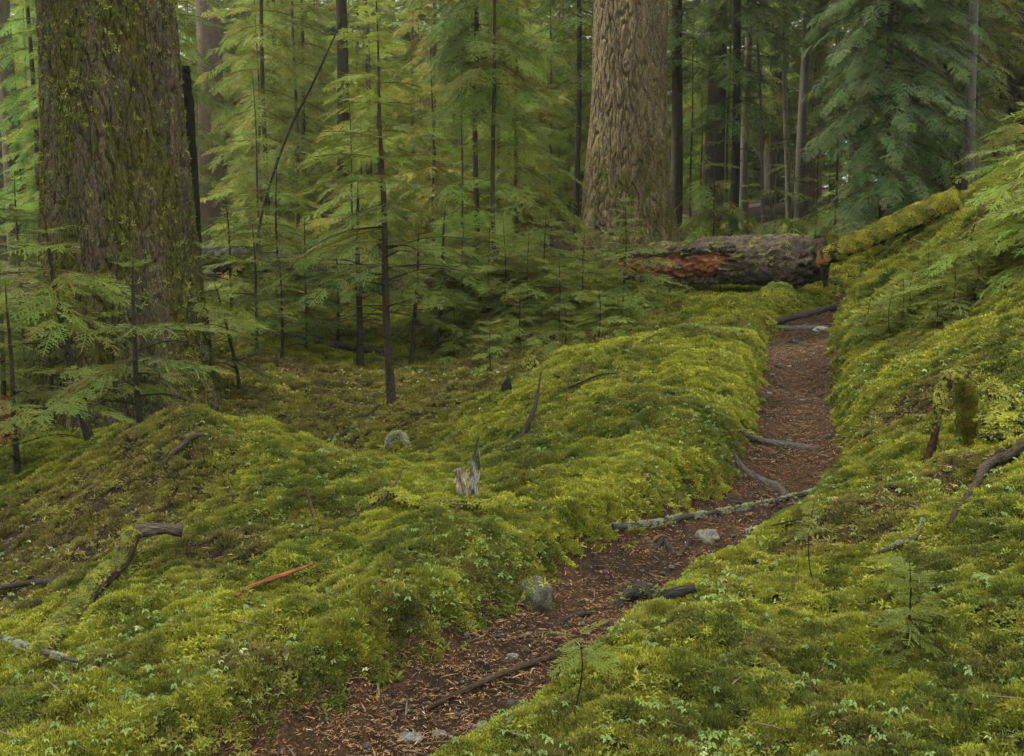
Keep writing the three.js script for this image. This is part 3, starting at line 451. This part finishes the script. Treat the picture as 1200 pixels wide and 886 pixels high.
pole('slim_tree', 'slender dark trunk, middle one of three close stems above the mossy bank', 1106, 18, 11, 16, 4.5, 1.3, { bark: [.06, .052, .044], tint: deep, sp: .45, dead: 14, deadTo: .4 });
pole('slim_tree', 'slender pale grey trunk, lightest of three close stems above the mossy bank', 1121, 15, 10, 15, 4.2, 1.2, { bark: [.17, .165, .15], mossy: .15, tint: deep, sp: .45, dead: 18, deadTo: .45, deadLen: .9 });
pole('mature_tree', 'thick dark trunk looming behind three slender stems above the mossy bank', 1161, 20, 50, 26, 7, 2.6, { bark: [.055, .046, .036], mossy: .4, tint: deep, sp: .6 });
// the blue green conifer whose boughs hang over the end of the log
pole('drooping_conifer', 'blue green young conifer with hanging layered boughs past the end of the log', 1025, 14.6, 8, 8.5, .9, 1.55, { bark: dark, tint: blue, sp: .15, per: 5, droop: .3, unit: .38 });
pole('drooping_conifer', 'dusky conifer with hanging boughs half hidden behind the blue green one', 1062, 17, 8, 9, .8, 1.5, { bark: dark, tint: deep, sp: .24, per: 5, droop: .36 });
// bright boughs reaching in over the bank
{ const spots = [[1228, 300, 40, .8, 1], [1200, 268, 120, .55, 2], [1262, 300, 150, .7, 3], [1172, 305, 245, .25, 4], [1140, 310, 262, .25, 5]];
  const words = ['tallest bright green hemlock sapling on the bank, boughs reaching over the moss', 'bright green hemlock sapling on the bank between taller and lower ones', 'broad low hemlock sapling at the foot of the tallest one on the bank', 'knee high bright hemlock just beyond the broad saplings on the bank', 'smallest bright hemlock sapling below the others on the bank'];
  spots.forEach(([x, y, tp, R, k]) => sapling('hemlock_sapling', words[k - 1], x, y, tp, .02, R, .08, bright, 300 + k, { spacing: .12, per: 5, droop: .12 })); }
{ // the wood: young conifers filling the distance
  const R = rng(404), put0 = [];
  const far = (n, pxa, pxb, Da, Db, hA, hB, where, group, tints, from, reach, seed) => {
    let made = 0, guard = 0;
    while (made < n && guard++ < n * 30) {
      const px = lerp(pxa, pxb, R()), D = lerp(Da, Db, Math.pow(R(), .8)), b = under(px, D);
      if (put0.some(p => Math.hypot(p.x - b.x, p.z - b.z) < .055 * D)) continue;
      if (Math.abs(px - 733) < 50 && D < 19 || Math.abs(px - 262) < 42 && D < 34 || px < 48 && px > -15 && D < 29) continue; put0.push(b);
      const hk = R(), H = lerp(hA, hB, hk), ti = R() * tints.length | 0, s = .8 + .4 * R(), pale = R() < .3, skirt = .4 + 1.1 * R();
      const label = [hk < .33 ? 'low' : hk < .7 ? 'half grown' : 'tall', s > 1.05 ? 'wide boughed' : s < .93 ? 'narrow' : 'tiered', 'conifer,', pale ? 'pale stem,' : 'dark stem,', skirt < .75 ? 'boughs hung low,' : skirt < 1.15 ? 'bare foot,' : 'bare lower stem,', where].join(' ');
      conifer('young_conifer', label, group, b, H, .0042 * H + .007, { seed: seed + made * 7, seg: 7, sink: .15, bark: pale ? [.17, .165, .12] : [.12, .108, .078], taper: .25, crowns: [{ base: H * from * skirt, R: reach * s * (.5 + H / hB * .5), shapes: farSprays, spacing: .3 + D * .003, per: 4, tint: tints[ti].map(q => q * (.85 + .3 * R())), droop: .12 + .2 * R(), skip: .08, unit: D > 26 ? .75 : .5 }] });  // haze put into the bark colour: stems lightened as if faded by mist
      made++;
    }
  };
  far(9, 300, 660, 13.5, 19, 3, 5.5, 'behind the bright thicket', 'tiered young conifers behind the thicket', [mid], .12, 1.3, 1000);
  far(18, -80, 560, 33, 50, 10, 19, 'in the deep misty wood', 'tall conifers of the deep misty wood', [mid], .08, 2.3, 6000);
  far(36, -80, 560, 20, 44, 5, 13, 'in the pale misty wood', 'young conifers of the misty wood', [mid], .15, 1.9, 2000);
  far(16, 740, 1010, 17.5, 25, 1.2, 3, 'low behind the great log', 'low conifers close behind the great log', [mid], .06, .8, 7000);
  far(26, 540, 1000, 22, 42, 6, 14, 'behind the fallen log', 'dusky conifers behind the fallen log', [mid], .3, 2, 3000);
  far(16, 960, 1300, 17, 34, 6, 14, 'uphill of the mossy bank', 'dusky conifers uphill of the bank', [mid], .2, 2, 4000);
}
{ // far wood, one mass
  const R = rng(505), L = farSprays.map(() => []);
  for (let k = 0; k < 460; k++) {
    const a = (R() - .5) * 1.7, D = 46 + 50 * R(), x = Math.tan(a) * D, b = V(x, land(x, -D), -D), H = 14 + 18 * R(), v = .8 + .4 * R();
    for (let y = 1; y < H; y += .9) for (let q = 0; q < 4; q++) { const t = y / H, an = R() * 6.283, len = (3.2 * Math.pow(1 - t, .7) + .5) * (.7 + .6 * R()), d = V(Math.cos(an), -.25 + .5 * t * t, Math.sin(an)).normalize(), Z = d.clone().cross(UP).normalize(), Y = Z.clone().cross(d); L[R() * 3 | 0].push({ m: new THREE.Matrix4().makeBasis(d.multiplyScalar(len), Y.multiplyScalar(len), Z.multiplyScalar(len)).setPosition(b.clone().add(V(0, y, 0))), c: mid.map(q => q * v) }); }
  }
  L.forEach((l, k) => tag(copies('far_forest', farSprays[k], needleM, l), ['distant conifer foliage closing the wood', 'distant hanging conifer foliage closing the wood', 'distant level conifer foliage closing the wood'][k], 'forest', null, 'stuff'));
}

// ---------------------------------------------------------------- fallen wood
function fallen(name, label, cat, pts, radii, o = {}) { // a limb lying where its pixels touch the ground
  const P = pts.map(p => p.isVector3 ? p : hit(p[0], p[1]).add(V(0, p[2] ?? 0, 0))), p0 = P[0].clone(), rel = P.map(p => p.clone().sub(p0));
  const amp = o.amp ?? .12, g = tube(rel, radii, { seg: o.seg ?? 10, step: o.step ?? .025, flat: o.flat ?? 1, disp: (th, s, p, r) => r * amp * (n3(p.x * 14, p.y * 14, p.z * 14) + .7 * n3(p.x * 40, p.y * 40, p.z * 40)), paint: o.paint ?? stemPaint(o.c ?? [.09, .075, .06], o.mossy ?? 0) });
  const m = mesh('', g, o.mat ?? smoothWoodM); put(m, name); m.position.copy(p0); tag(m, label, cat, o.group);
  if (o.moss) mossOn(m, g, o.moss, (pts[0][0] | 0) + 7, o.keep ?? ((p, n) => .25 + .75 * smooth(-.3, .6, n.y)), o.ms ?? .8, o.tint ?? [1, 1, 1], o.tuft ?? 2);
  if (o.lichen) { const l = mossOn(m, g, o.lichen, (pts[0][0] | 0) + 9, p => smooth(-.3, .5, n3(p.x * 11, p.y * 11, p.z * 11) + .1), o.ls ?? .45, 'lichen', 3); l.name = 'lichen'; }
  return m;
}
const rootC = [.1, .088, .075];
fallen('tree_root', 'thick dark root crossing the trail, uppermost of the root steps', 'root', [[902, 379, .0], [925, 376, .025], [950, 371, .03], [975, 364, .025], [990, 358, -.02]], [.025, .04, .045, .045, .03], { c: [.075, .066, .055] });
fallen('tree_root', 'pale worn root lying just below the uppermost root step', 'root', [[902, 384, 0], [925, 388, .02], [950, 387, .02], [972, 383, -.01]], [.02, .035, .035, .025], { c: [.17, .16, .14] });
fallen('tree_root', 'flat grey root step sunk across the trail with litter above it', 'root', [[870, 512, .02], [895, 521, .015], [925, 525, .012], [950, 527, .005], [968, 527, -.02]], [.02, .028, .036, .03, .016], { c: [.15, .145, .125], flat: .8 });
fallen('tree_root', 'grey root slanting down the trail towards the lichened branch', 'root', [[858, 532, .02], [870, 552, .012], [893, 567, .012], [912, 574, .01], [925, 586, -.01]], [.012, .022, .026, .024, .012], { c: [.14, .13, .12] });
fallen('tree_root', 'fibrous root knuckle jutting into the trail by a leafy rim', 'root', [[716, 722, -.02], [728, 706, .01], [745, 700, .025], [765, 704, .025], [785, 706, .03], [815, 698, .03]], [.02, .035, .04, .026, .022, .016], { c: [.07, .06, .055], amp: .3, moss: 120, ms: .5 });
fallen('tree_root', 'small hooked root curling out of the trail by the grey stone', 'root', [[764, 648, -.01], [778, 640, .03], [790, 655, .015], [803, 647, .02], [806, 636, .03]], [.008, .012, .013, .013, .01], { c: [.085, .07, .06] });
fallen('fallen_branch', 'crooked branch shaggy with pale lichen lying across the trail', 'branch', [[718, 626, .035], [755, 622, .03], [800, 612, .025], [850, 603, .02], [905, 592, .02], [945, 582, .02], [968, 574, .015]], [.016, .015, .014, .012, .01, .007], { c: [.12, .115, .1], lichen: 1500, ls: .24 });
fallen('fallen_branch', 'thin forked twig beside the lichened branch on the trail', 'twig', [[870, 628, .02], [905, 622, .025], [945, 612, .02]], [.004, .006, .003], { c: [.13, .125, .11], lichen: 60, ls: .3 });
fallen('fallen_branch', 'fine twig fanning from the lichened branch down the trail', 'twig', [[910, 592, .02], [928, 602, .012], [950, 614, .01]], [.006, .004, .002], { c: [.1, .09, .08] });
fallen('fallen_stick', 'long brown stick lying aslant on the lower trail', 'stick', [[500, 838, .022], [545, 818, .028], [600, 795, .032], [650, 778, .03], [718, 763, .028]], [.007, .011, .011, .009, .006], { c: [.15, .105, .07] });
fallen('fallen_stick', 'short side twig joined to the long stick on the lower trail', 'twig', [[612, 790, .03], [632, 775, .028], [645, 762, .025]], [.004, .003, .002], { c: [.12, .09, .06] });
fallen('wood_splinter', 'bright orange splinter of fresh wood lying in the moss', 'splinter', [[276, 709, .035], [300, 700, .05], [335, 690, .06], [366, 678, .06]], [.008, .014, .017, .008], { c: [.5, .2, .075], flat: .45, amp: .25 });
fallen('wood_splinter', 'small orange curl of bark on the trail by the hooked root', 'splinter', [[762, 640, .012], [775, 634, .03], [790, 638, .02]], [.004, .01, .006], { c: [.34, .16, .07], flat: .4 });
fallen('lichened_twig', 'white lichen crusted twig lying at the foot of the mossy branch', 'twig', [[2, 757, .035], [30, 770, .04], [60, 778, .035], [92, 785, .03]], [.009, .011, .01, .006], { c: [.2, .19, .17], lichen: 600, ls: .2 });
{ const a = hit(45, 775), b = hit(118, 695), c = at(140, 660, -b.z + .1), d = at(158, 622, -b.z + .15), e = at(214, 623, -b.z + .2);
  fallen('mossy_branch', 'thick moss coated dead branch standing bent out of the slope', 'branch', [a.clone().add(V(0, .02, 0)), hit(85, 735).add(V(0, .05, 0)), b.clone().add(V(0, .06, 0)), c, d], [.035, .045, .05, .042, .034], { c: [.13, .105, .07], mossy: .4, moss: 3200, ms: .38, keep: (p, n) => smooth(-.4, .5, n.y - .5 * n.x), tint: [1, 1, 1] });
  fallen('broken_stub', 'bare pale broken stub end atop the mossy bent branch', 'branch', [d.clone().add(V(-.01, -.01, 0)), d.clone().lerp(e, .5).add(V(0, .01, 0)), e], [.03, .026, .022], { c: [.15, .13, .1], amp: .2 }); }
fallen('fallen_branch', 'thin dark branch along the shaded slope below the massive tree', 'branch', [[-10, 695, .02], [40, 690, .03], [85, 687, .02]], [.012, .014, .009], { c: [.08, .07, .06] });
fallen('fallen_branch', 'short grey rotten branch on top of the mossy hump', 'branch', [[188, 552, .02], [205, 538, .04], [225, 522, .045], [243, 512, .02]], [.012, .016, .016, .01], { c: [.15, .115, .085], mossy: .3, amp: .3 });
fallen('fallen_branch', 'gently bent moss sleeved branch crossing the dip before the pale stump', 'branch', [[420, 600, .02], [455, 590, .05], [490, 600, .04], [540, 602, .05], [585, 598, .02]], [.016, .02, .022, .022, .014], { c: [.07, .06, .045], mossy: .8, moss: 900, ms: .6 });
fallen('fallen_twig', 'bare tan twig propped on the moss sleeved branch', 'twig', [[400, 612, .01], [440, 603, .04], [462, 590, .09], [472, 578, .12]], [.004, .006, .005, .003], { c: [.2, .15, .1] });
fallen('fallen_twig', 'straight tan twig leaning in moss below the pale stump', 'twig', [[520, 618, .01], [540, 604, .05], [552, 592, .06]], [.004, .005, .003], { c: [.2, .15, .1] });
fallen('fallen_twig', 'upright split brown twig by the shaded mossy hump', 'twig', [[374, 622, 0], [366, 604, .03], [360, 588, .07]], [.006, .008, .005], { c: [.22, .14, .09] });
fallen('fallen_branch', 'dark thin branch curving up through moss on the trail mound', 'branch', [[592, 532, .01], [610, 518, .03], [622, 500, .06], [630, 480, .12], [634, 462, .16]], [.012, .014, .013, .01, .006], { c: [.06, .05, .04], mossy: .3 });
fallen('fallen_branch', 'thin twiggy branch lying along the crest of the trail mound', 'branch', [[640, 470, .03], [672, 462, .06], [700, 452, .07], [722, 446, .05]], [.005, .008, .006, .003], { c: [.07, .06, .045] });
fallen('fallen_twig', 'hooked bare twig standing on the crest of the trail mound', 'twig', [[672, 486, 0], [664, 470, .02], [668, 455, .07]], [.004, .005, .003], { c: [.07, .06, .045] });
fallen('fallen_branch', 'long grey branch lying through the hollow behind the young hemlocks', 'branch', [[305, 395, .05], [350, 402, .08], [395, 412, .08], [450, 418, .05]], [.03, .045, .045, .03], { c: [.11, .095, .07], mossy: .4 });
fallen('fallen_branch', 'low crooked branch in the brown litter of the hollow', 'branch', [[395, 505, .02], [430, 492, .04], [445, 482, .06]], [.012, .013, .008], { c: [.06, .05, .04] });
fallen('fallen_branch', 'dark rotting branch slanting down the mossy bank below the arched stump', 'branch', [[1215, 525, .05], [1185, 545, .05], [1160, 556, .05], [1142, 580, .04], [1120, 606, .02], [1105, 628, .01]], [.026, .022, .018, .014, .01, .005], { c: [.1, .078, .058], mossy: .25, amp: .25 });
fallen('fallen_branch', 'forked pale twig in the moss under the dark rotting branch', 'branch', [[1022, 655, .015], [1052, 648, .03], [1075, 636, .03], [1082, 618, .05]], [.007, .009, .007, .004], { c: [.17, .15, .12], lichen: 50, ls: .3 });
for (const [pts, r, label] of [
  [[[893, 470, 0], [912, 462, .012], [930, 466, .008], [945, 474, -.01]], [.006, .011, .01, .005], 'thin flush root on the upper trail below the root steps'],
  [[[898, 425, 0], [915, 432, .015], [935, 440, -.01]], [.007, .012, .006], 'short flush root crossing the upper trail beside pebbles'],
  [[[905, 408, -.01], [925, 402, .015], [950, 405, -.01]], [.008, .014, .007], 'slender root lying just under the pale worn root'],
  [[[640, 742, -.01], [665, 728, .014], [690, 722, .012], [712, 712, -.01]], [.006, .01, .009, .005], 'thin dark root flush in the trail above the root knuckle'],
  [[[845, 585, -.01], [868, 592, .012], [890, 600, .01], [905, 612, -.01]], [.006, .01, .008, .004], 'thin root running under the lichened branch']]) fallen('tree_root', label, 'root', pts, r, { c: [.1, .085, .07] });
// stones
function stone(name, label, px, py, r, sq, c, seed, moss, lift = 0) {
  const p = hit(px, py), g = mergeVertices(new THREE.IcosahedronGeometry(1, 5).deleteAttribute('uv').deleteAttribute('normal')), a = g.attributes.position, C = [], UV = [];
  for (let i = 0; i < a.count; i++) { const q = V(a.getX(i), a.getY(i), a.getZ(i)), s = 1 + .22 * n3(q.x * 1.1 + seed, q.y * 1.1, q.z * 1.1) + .06 * n3(q.x * 4, q.y * 4 + seed, q.z * 4) + .02 * n3(q.x * 12, q.y * 12, q.z * 12 + seed), v = .85 + .25 * n3(q.x * 3, q.y * 3 + seed, q.z * 3); a.setXYZ(i, q.x * s * r * sq[0], q.y * s * r * sq[1], q.z * s * r * sq[2]); C.push(c[0] * v, c[1] * v, c[2] * v); UV.push(q.x * r * 2 + q.z * r, q.y * r * 2 + q.z * r); }
  g.setAttribute('color', new THREE.Float32BufferAttribute(C, 3)); g.setAttribute('uv', new THREE.Float32BufferAttribute(UV, 2)); g.computeVertexNormals();
  const m = put(mesh('', g, stoneM), name); m.position.copy(p).add(V(0, r * sq[1] * .3 + lift, 0)); tag(m, label, 'stone');
  if (moss) mossOn(m, g, moss, seed * 3 | 0, (q, n) => smooth(-.2, .5, n.y + .5 * n3(q.x * 9, q.y * 9, q.z * 9)), .55);
}
stone('stone', 'smooth pale grey stone resting on the trail below the lichened branch', 829, 634, .055, [1, .8, .9], [.25, .225, .165], 4.2);
stone('stone', 'upright green stained stone set in the trail rim under the mossy bank', 628, 712, .075, [.9, 1.1, .8], [.12, .115, .07], 7.7, 120, .02);
stone('stone', 'white worn stone wedged beside the root step', 963, 388, .08, [1.1, .5, .9], [.36, .35, .31], 9.1);
for (const [x, y, r, k] of [[565, 855, .03, 1], [480, 868, .035, 2], [515, 862, .022, 3], [900, 462, .025, 4], [925, 430, .02, 5], [905, 440, .022, 6], [600, 770, .02, 7], [940, 470, .02, 8]]) stone('small_stone', ['', 'dull grey flat stone on the lower trail beside darker chips', 'dark grey stone at the lowest visible stretch of trail', 'little grey stone between two larger ones on the lower trail', 'pale little stone on the straight upper trail', 'small pale stone in the middle of the upper trail', 'small rounded stone at the mound side of the upper trail', 'little stone above the long stick on the lower trail', 'little stone at the bank side of the upper trail'][k], x, y, r, [1.1, .55, .9], [.17 + .05 * (k % 3), .15 + .05 * (k % 3), .12 + .04 * (k % 3)], k * 3.3);

// ---------------------------------------------------------------- logs and stumps
{ // the great fallen log: bark shell broken open on its lower flank, red wood inside
  const A = at(728, 310, 14.5), B = at(850, 306, 13.8), C = at(958, 306, 13.2), p0 = B.clone().setY(B.y - .42), pts = [A, B, C].map(p => p.clone().sub(p0)), L = A.distanceTo(C), rad = [.18, .25, .28, .305, .3];
  const t = thing('fallen_log', 'broken fallen log across the trail end, red rotten wood showing through its bark', 'log', p0);
  const open = (th, s) => smooth(.08, -.08, Math.max(Math.abs(th - 1.85) - .78 - .25 * n2(s * 3, th * 2) - .12 * n2(s * 9, th * 9), s - L * .6 - .25 * n2(th * 5, 4)));
  const g = tube(pts, rad, { seg: 90, step: .022, disp: (th, s, p, r) => .03 * (1 - Math.abs(n3(p.x * 2.2, Math.cos(th) * 4, Math.sin(th) * 4))) + .018 * n3(p.x * 9, p.y * 12, p.z * 12) + .025 * n3(p.x * 1.3, p.y * 2, p.z * 2) * smooth(0, .6, s) - smooth(L - .3, L, s) * (.09 + .1 * n3(p.x * 4, Math.cos(th) * 2, Math.sin(th) * 2)) - open(th, s) * (.17 + .05 * n3(p.x * 8, p.y * 8, p.z * 8)), paint: (th, s, p) => { const a = smooth(-.3, .5, n3(p.x * 3, p.y * 7, p.z * 7)), v = .8 + .35 * n3(p.x * 14, p.y * 20, p.z * 20); return [lerp(.2, .11, a) * v, lerp(.165, .09, a) * v, lerp(.135, .072, a) * v]; } });
  mesh('bark', g, woodM, t);
  const w = tube(pts.map((p, k) => p.clone().addScaledVector(pts[2].clone().sub(pts[0]).normalize(), k == 2 ? .1 : 0)), rad.map(r => r * .86), { seg: 80, step: .022, disp: (th, s, p) => .035 * n3(p.x * 1.6, p.y * 16, p.z * 16) + .03 * n3(p.x * 3, p.y * 6, p.z * 6) - .02, paint: (th, s, p) => { const a = smooth(-.35, .45, n3(p.x * 1.5, p.y * 13, p.z * 13)), v = (.75 + .4 * n3(p.x * 5, p.y * 24, p.z * 24)); if (s > L * .75) return [.09 * v, .06 * v, .04 * v]; return [lerp(.56, .3, a) * v, lerp(.25, .11, a) * v, lerp(.12, .055, a) * v]; } });
  mesh('heartwood', w, smoothWoodM, t);
  mossOn(t, g, 9000, 71, (p, n) => clamp(smooth(.1, .9, n.y) * smooth(-.05, .45, n3(p.x * 3, p.y * 3, p.z * 3)) * .9 + .12 * smooth(.2, -.5, n.y)) * smooth(-1.6, -.4, p.x + .8), .8, [.95, .9, 1], 2);
  const lich = mossOn(t, g, 900, 72, (p, n) => smooth(.2, .8, n.y) * smooth(.1, .4, n3(p.x * 5, p.y * 5, p.z * 5)),   .5, 'lichen', 3); lich.name = 'lichen';
}
{ // mossy log lying up the bank
  const A = at(966, 301, 12.2), E = at(1122, 232, 11.3), p0 = A.clone(), pts = [A, E].map(p => p.clone().sub(p0)), t = thing('mossy_log', 'slim moss wrapped log leaning up the bank past the great log', 'log', p0);
  const g = tube(pts, [.1, .115, .12, .115], { seg: 30, step: .03, disp: (th, s, p) => .012 * n3(p.x * 7, p.y * 7, p.z * 7) + .008 * n3(p.x * 20, p.y * 20, p.z * 20), paint: stemPaint([.11, .085, .05], .75) }); mesh('trunk', g, woodM, t);
  mossOn(t, g, 4200, 81, (p, n) => (p.x < .12 ? .1 : 1) * smooth(-.95, -.3, n.y + .25 * n3(p.x * 6, p.y * 6, p.z * 6)), 1, [1.3, 1.15, 1], 2);
  const e = tube([V(-.05, .012, .02), V(.03, -.01, .005)], [.1, .125], { seg: 24, step: .03, disp: (th, s, p) => .02 * n3(p.x * 30, p.y * 25, p.z * 25), paint: (th, s, p) => [.36, .19, .08] }); mesh('broken_end', e, smoothWoodM, t);
  mesh('stub', tube([V(.02, -.05, .03), V(0, -.2, .05), V(.015, -.34, .04)], [.05, .04, .03], { seg: 10, step: .03, disp: (th, s, p) => .012 * n3(p.x * 20, p.y * 20, p.z * 20), paint: stemPaint([.04, .034, .026], .4) }), woodM, t);
}
fallen('fallen_log', 'weathered grey log lying behind the young hemlocks of the hollow', 'log', [at(222, 300, 15.4), at(330, 312, 15.1), at(430, 328, 14.8), at(530, 342, 14.4)], [.17, .2, .21, .19], { seg: 26, step: .05, c: [.12, .1, .095], mossy: .15, amp: .2, mat: woodM, moss: 500, ms: 1.2, keep: (p, n) => smooth(.5, .9, n.y) * smooth(.1, .5, n3(p.x * 2, p.y * 2, p.z * 2)) });
{ // arched mossy stump on the bank
  const f = hit(1132, 512), D = -f.z, q = (x, y, d = 0) => at(x, y, D + d).sub(f), t = thing('arched_stump', 'moss furred hollow stump arched on one thin leg on the bank', 'stump', f);
  const post = tube([q(1136, 520), q(1132, 495), q(1131, 465), q(1128, 446)], [.046, .038, .038, .026], { seg: 22, step: .01, disp: (th, s, p) => .01 * n3(p.x * 14, p.y * 9, p.z * 14) + .004 * Math.sin(s * 130), paint: stemPaint([.075, .06, .035], .6) }), leg = tube([q(1084, 552, -.05), q(1094, 515, -.04), q(1101, 475, -.02), q(1107, 452), q(1118, 440), q(1131, 440), q(1141, 452)], [.024, .02, .017, .022, .03, .03, .02], { seg: 14, step: .012, disp: (th, s, p) => .006 * n3(p.x * 25, p.y * 25, p.z * 25), paint: stemPaint([.09, .05, .03], .35) });
  mesh('post', post, woodM, t); mesh('leg', leg, woodM, t); mossOn(t, post, 1500, 91, (p, n) => .8, .36, [.8, .75, .9], 3); mossOn(t, leg, 900, 92, (p, n) => smooth(-.02, .15, p.y), .26, [.9, .9, 1], 2);
  const f2 = hit(1176, 500), k = fallen('mossy_stump', 'low lumpy mossed stump beside the arched stump', 'stump', [f2.clone().add(V(0, -.05, 0)), f2.clone().add(V(.0, .07, 0)), f2.clone().add(V(-.04, .15, 0)), f2.clone().add(V(-.07, .2, 0))], [.11, .09, .05, .02], { seg: 20, step: .015, amp: .3, c: [.08, .07, .06], mossy: .6, moss: 1100, ms: .7 });
}
{ const f = hit(544, 580), t = thing('rotten_stump', 'pale shredded stump with a green grey splinter spike in the dip', 'stump', f), D = -f.z, q = (x, y, d = 0) => at(x, y, D + d).sub(f);
  mesh('stub', tube([q(546, 590), q(543, 566), q(538, 549)], [.05, .042, .024], { seg: 16, step: .01, disp: (th, s, p) => .014 * n3(p.x * 40, p.y * 8, p.z * 40), paint: (th, s, p) => { const v = .75 + .4 * n3(p.x * 50, p.y * 9, p.z * 50); return [.42 * v, .38 * v, .24 * v]; } }), smoothWoodM, t);
  const sp = tube([q(555, 585), q(556, 560), q(558, 535), q(561, 512)], [.026, .022, .016, .003], { seg: 12, step: .01, disp: (th, s, p) => .008 * n3(p.x * 40, p.y * 12, p.z * 40), paint: (th, s, p) => { const m = smooth(-.1, .3, n3(p.x * 16, p.y * 10, p.z * 16) + .1); return [lerp(.09, .36, m), lerp(.1, .37, m), lerp(.06, .31, m)]; } }); mesh('spike', sp, smoothWoodM, t); }
fallen('rotten_stump', 'small pale lichen draped stump in the brown litter', 'stump', [[452, 530, 0], [458, 522, .05], [468, 518, .06], [478, 526, .02]], [.018, .03, .03, .02], { c: [.26, .25, .15], amp: .35, lichen: 260, ls: .4 });
fallen('dead_snag', 'stubby dark snag point poking from the moss beyond the mound crest', 'snag', [hit(594, 462).add(V(0, -.03, 0)), hit(594, 462).add(V(0, .05, 0)), hit(594, 462).add(V(.01, .14, 0))], [.06, .045, .008], { c: [.035, .03, .022], amp: .25 });
fallen('dead_snag', 'dark mossy snag point at the far side of the hollow', 'snag', [hit(622, 436).add(V(0, -.03, 0)), hit(622, 436).add(V(0, .07, 0)), hit(622, 436).add(V(-.02, .17, 0))], [.1, .06, .012], { c: [.04, .035, .022], amp: .25, moss: 200, ms: .8 });
{ // dark root wad at the massive tree
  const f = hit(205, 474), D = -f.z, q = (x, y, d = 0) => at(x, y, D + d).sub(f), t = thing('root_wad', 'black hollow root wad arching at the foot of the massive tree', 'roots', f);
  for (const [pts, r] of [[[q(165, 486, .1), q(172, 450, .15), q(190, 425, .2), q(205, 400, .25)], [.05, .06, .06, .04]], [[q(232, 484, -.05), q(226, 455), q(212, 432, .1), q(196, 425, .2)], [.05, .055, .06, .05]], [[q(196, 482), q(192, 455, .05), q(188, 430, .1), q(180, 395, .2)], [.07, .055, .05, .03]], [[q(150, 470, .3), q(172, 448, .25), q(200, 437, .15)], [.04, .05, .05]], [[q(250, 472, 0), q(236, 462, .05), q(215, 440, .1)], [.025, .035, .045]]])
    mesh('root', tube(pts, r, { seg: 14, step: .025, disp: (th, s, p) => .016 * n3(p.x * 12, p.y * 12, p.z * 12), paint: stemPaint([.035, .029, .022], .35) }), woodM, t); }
fallen('rotten_stump', 'orange crumbling stump beside the massive tree, behind a dim sapling', 'stump', [hit(6, 512).add(V(-.1, -.1, 0)), hit(6, 512).add(V(-.1, .12, 0)), hit(6, 512).add(V(-.12, .3, 0))], [.22, .2, .12], { seg: 30, step: .02, c: [.42, .2, .09], amp: .22 });
{ const f = hit(910, 358); fallen('moss_hummock', 'small rounded moss hummock before the great log', 'hummock', [f.clone().add(V(-.12, -.06, 0)), f.clone().add(V(0, .1, 0)), f.clone().add(V(.14, -.06, 0))], [.12, .17, .12], { seg: 20, step: .03, c: [.07, .07, .02], mossy: 1, moss: 1500, ms: 1.1, keep: () => 1 }); }
{ const D = 15.2, a = under(300, D), b = at(338, 155, D), c = at(368, 95, D - .2), e = at(400, 25, D - .3), p0 = a.clone(); const m = put(mesh('', tube([a, a.clone().lerp(b, .5).add(V(-.15, 0, 0)), b, c, e].map(p => p.clone().sub(p0)), [.024, .024, .021, .018, .01], { seg: 8, step: .06, paint: stemPaint([.08, .07, .055], .7) }), smoothWoodM), 'leaning_stem'); m.position.copy(p0); tag(m, 'bent bare dead stem leaning across the bright misty wood', 'stem'); }
// unseen tall firs added so their crowns shade the slope and hollow
for (const [x, z, H, k] of [[-6, -3.2, 22, 1], [-10, -8.2, 24, 2], [-4.9, -13.2, 22, 3]]) conifer('added_shade_fir', ['', 'unseen tall fir added to shade the slope beside the trail, high crown', 'unseen tall fir added for shade uphill of its neighbour', 'hidden tall fir added behind the massive mossy trunk to shade the hollow'][k], null, V(x, ground(x, z), z), H, .25, { seed: 900 + k, seg: 16, bark: brown, sink: .2, crowns: [{ base: 5.6, R: 3.4, shapes: farSprays, spacing: .6, per: 5, tint: deep, droop: .15, unit: 1.2 }] });
for (const [px, D, H, k] of [[830, 27, 22, 0], [1000, 24, 23, 1], [1130, 26, 24, 2], [900, 36, 26, 3], [700, 30, 24, 6], [1080, 36, 26, 7]]) pole('added_shade_fir', ['tall dark fir added for shade past the log, its stem behind the near black slender trunk', 'tall dark fir added for shade beyond the blue green drooping conifer', 'tall dark fir added for shade uphill of the three slender stems', 'tall dark fir added for shade deep in the gloomy wood past the log', 'tall dark fir added for shade uphill of the bright saplings on the bank', 'tall dark fir added for shade over the upper side of the mossy bank', 'tall dark fir added for shade deep in the wood behind the old furrowed fir', 'tall dark fir added for shade deep in the wood above the bank', 'tall dark fir added for shade close past the end of the great log', 'tall dark fir added for shade beside the thick dark trunk above the bank', 'tall dark fir added for shade just past the great log and pale stem'][k], px, D, 20, H, 7.8, 3.8, { bark: dark, tint: deep, sp: .55, per: 6, unit: 1.35, seed: 950 + k });  // firs added so their high crowns close the sky and darken the wood

renderer.render(scene, camera);
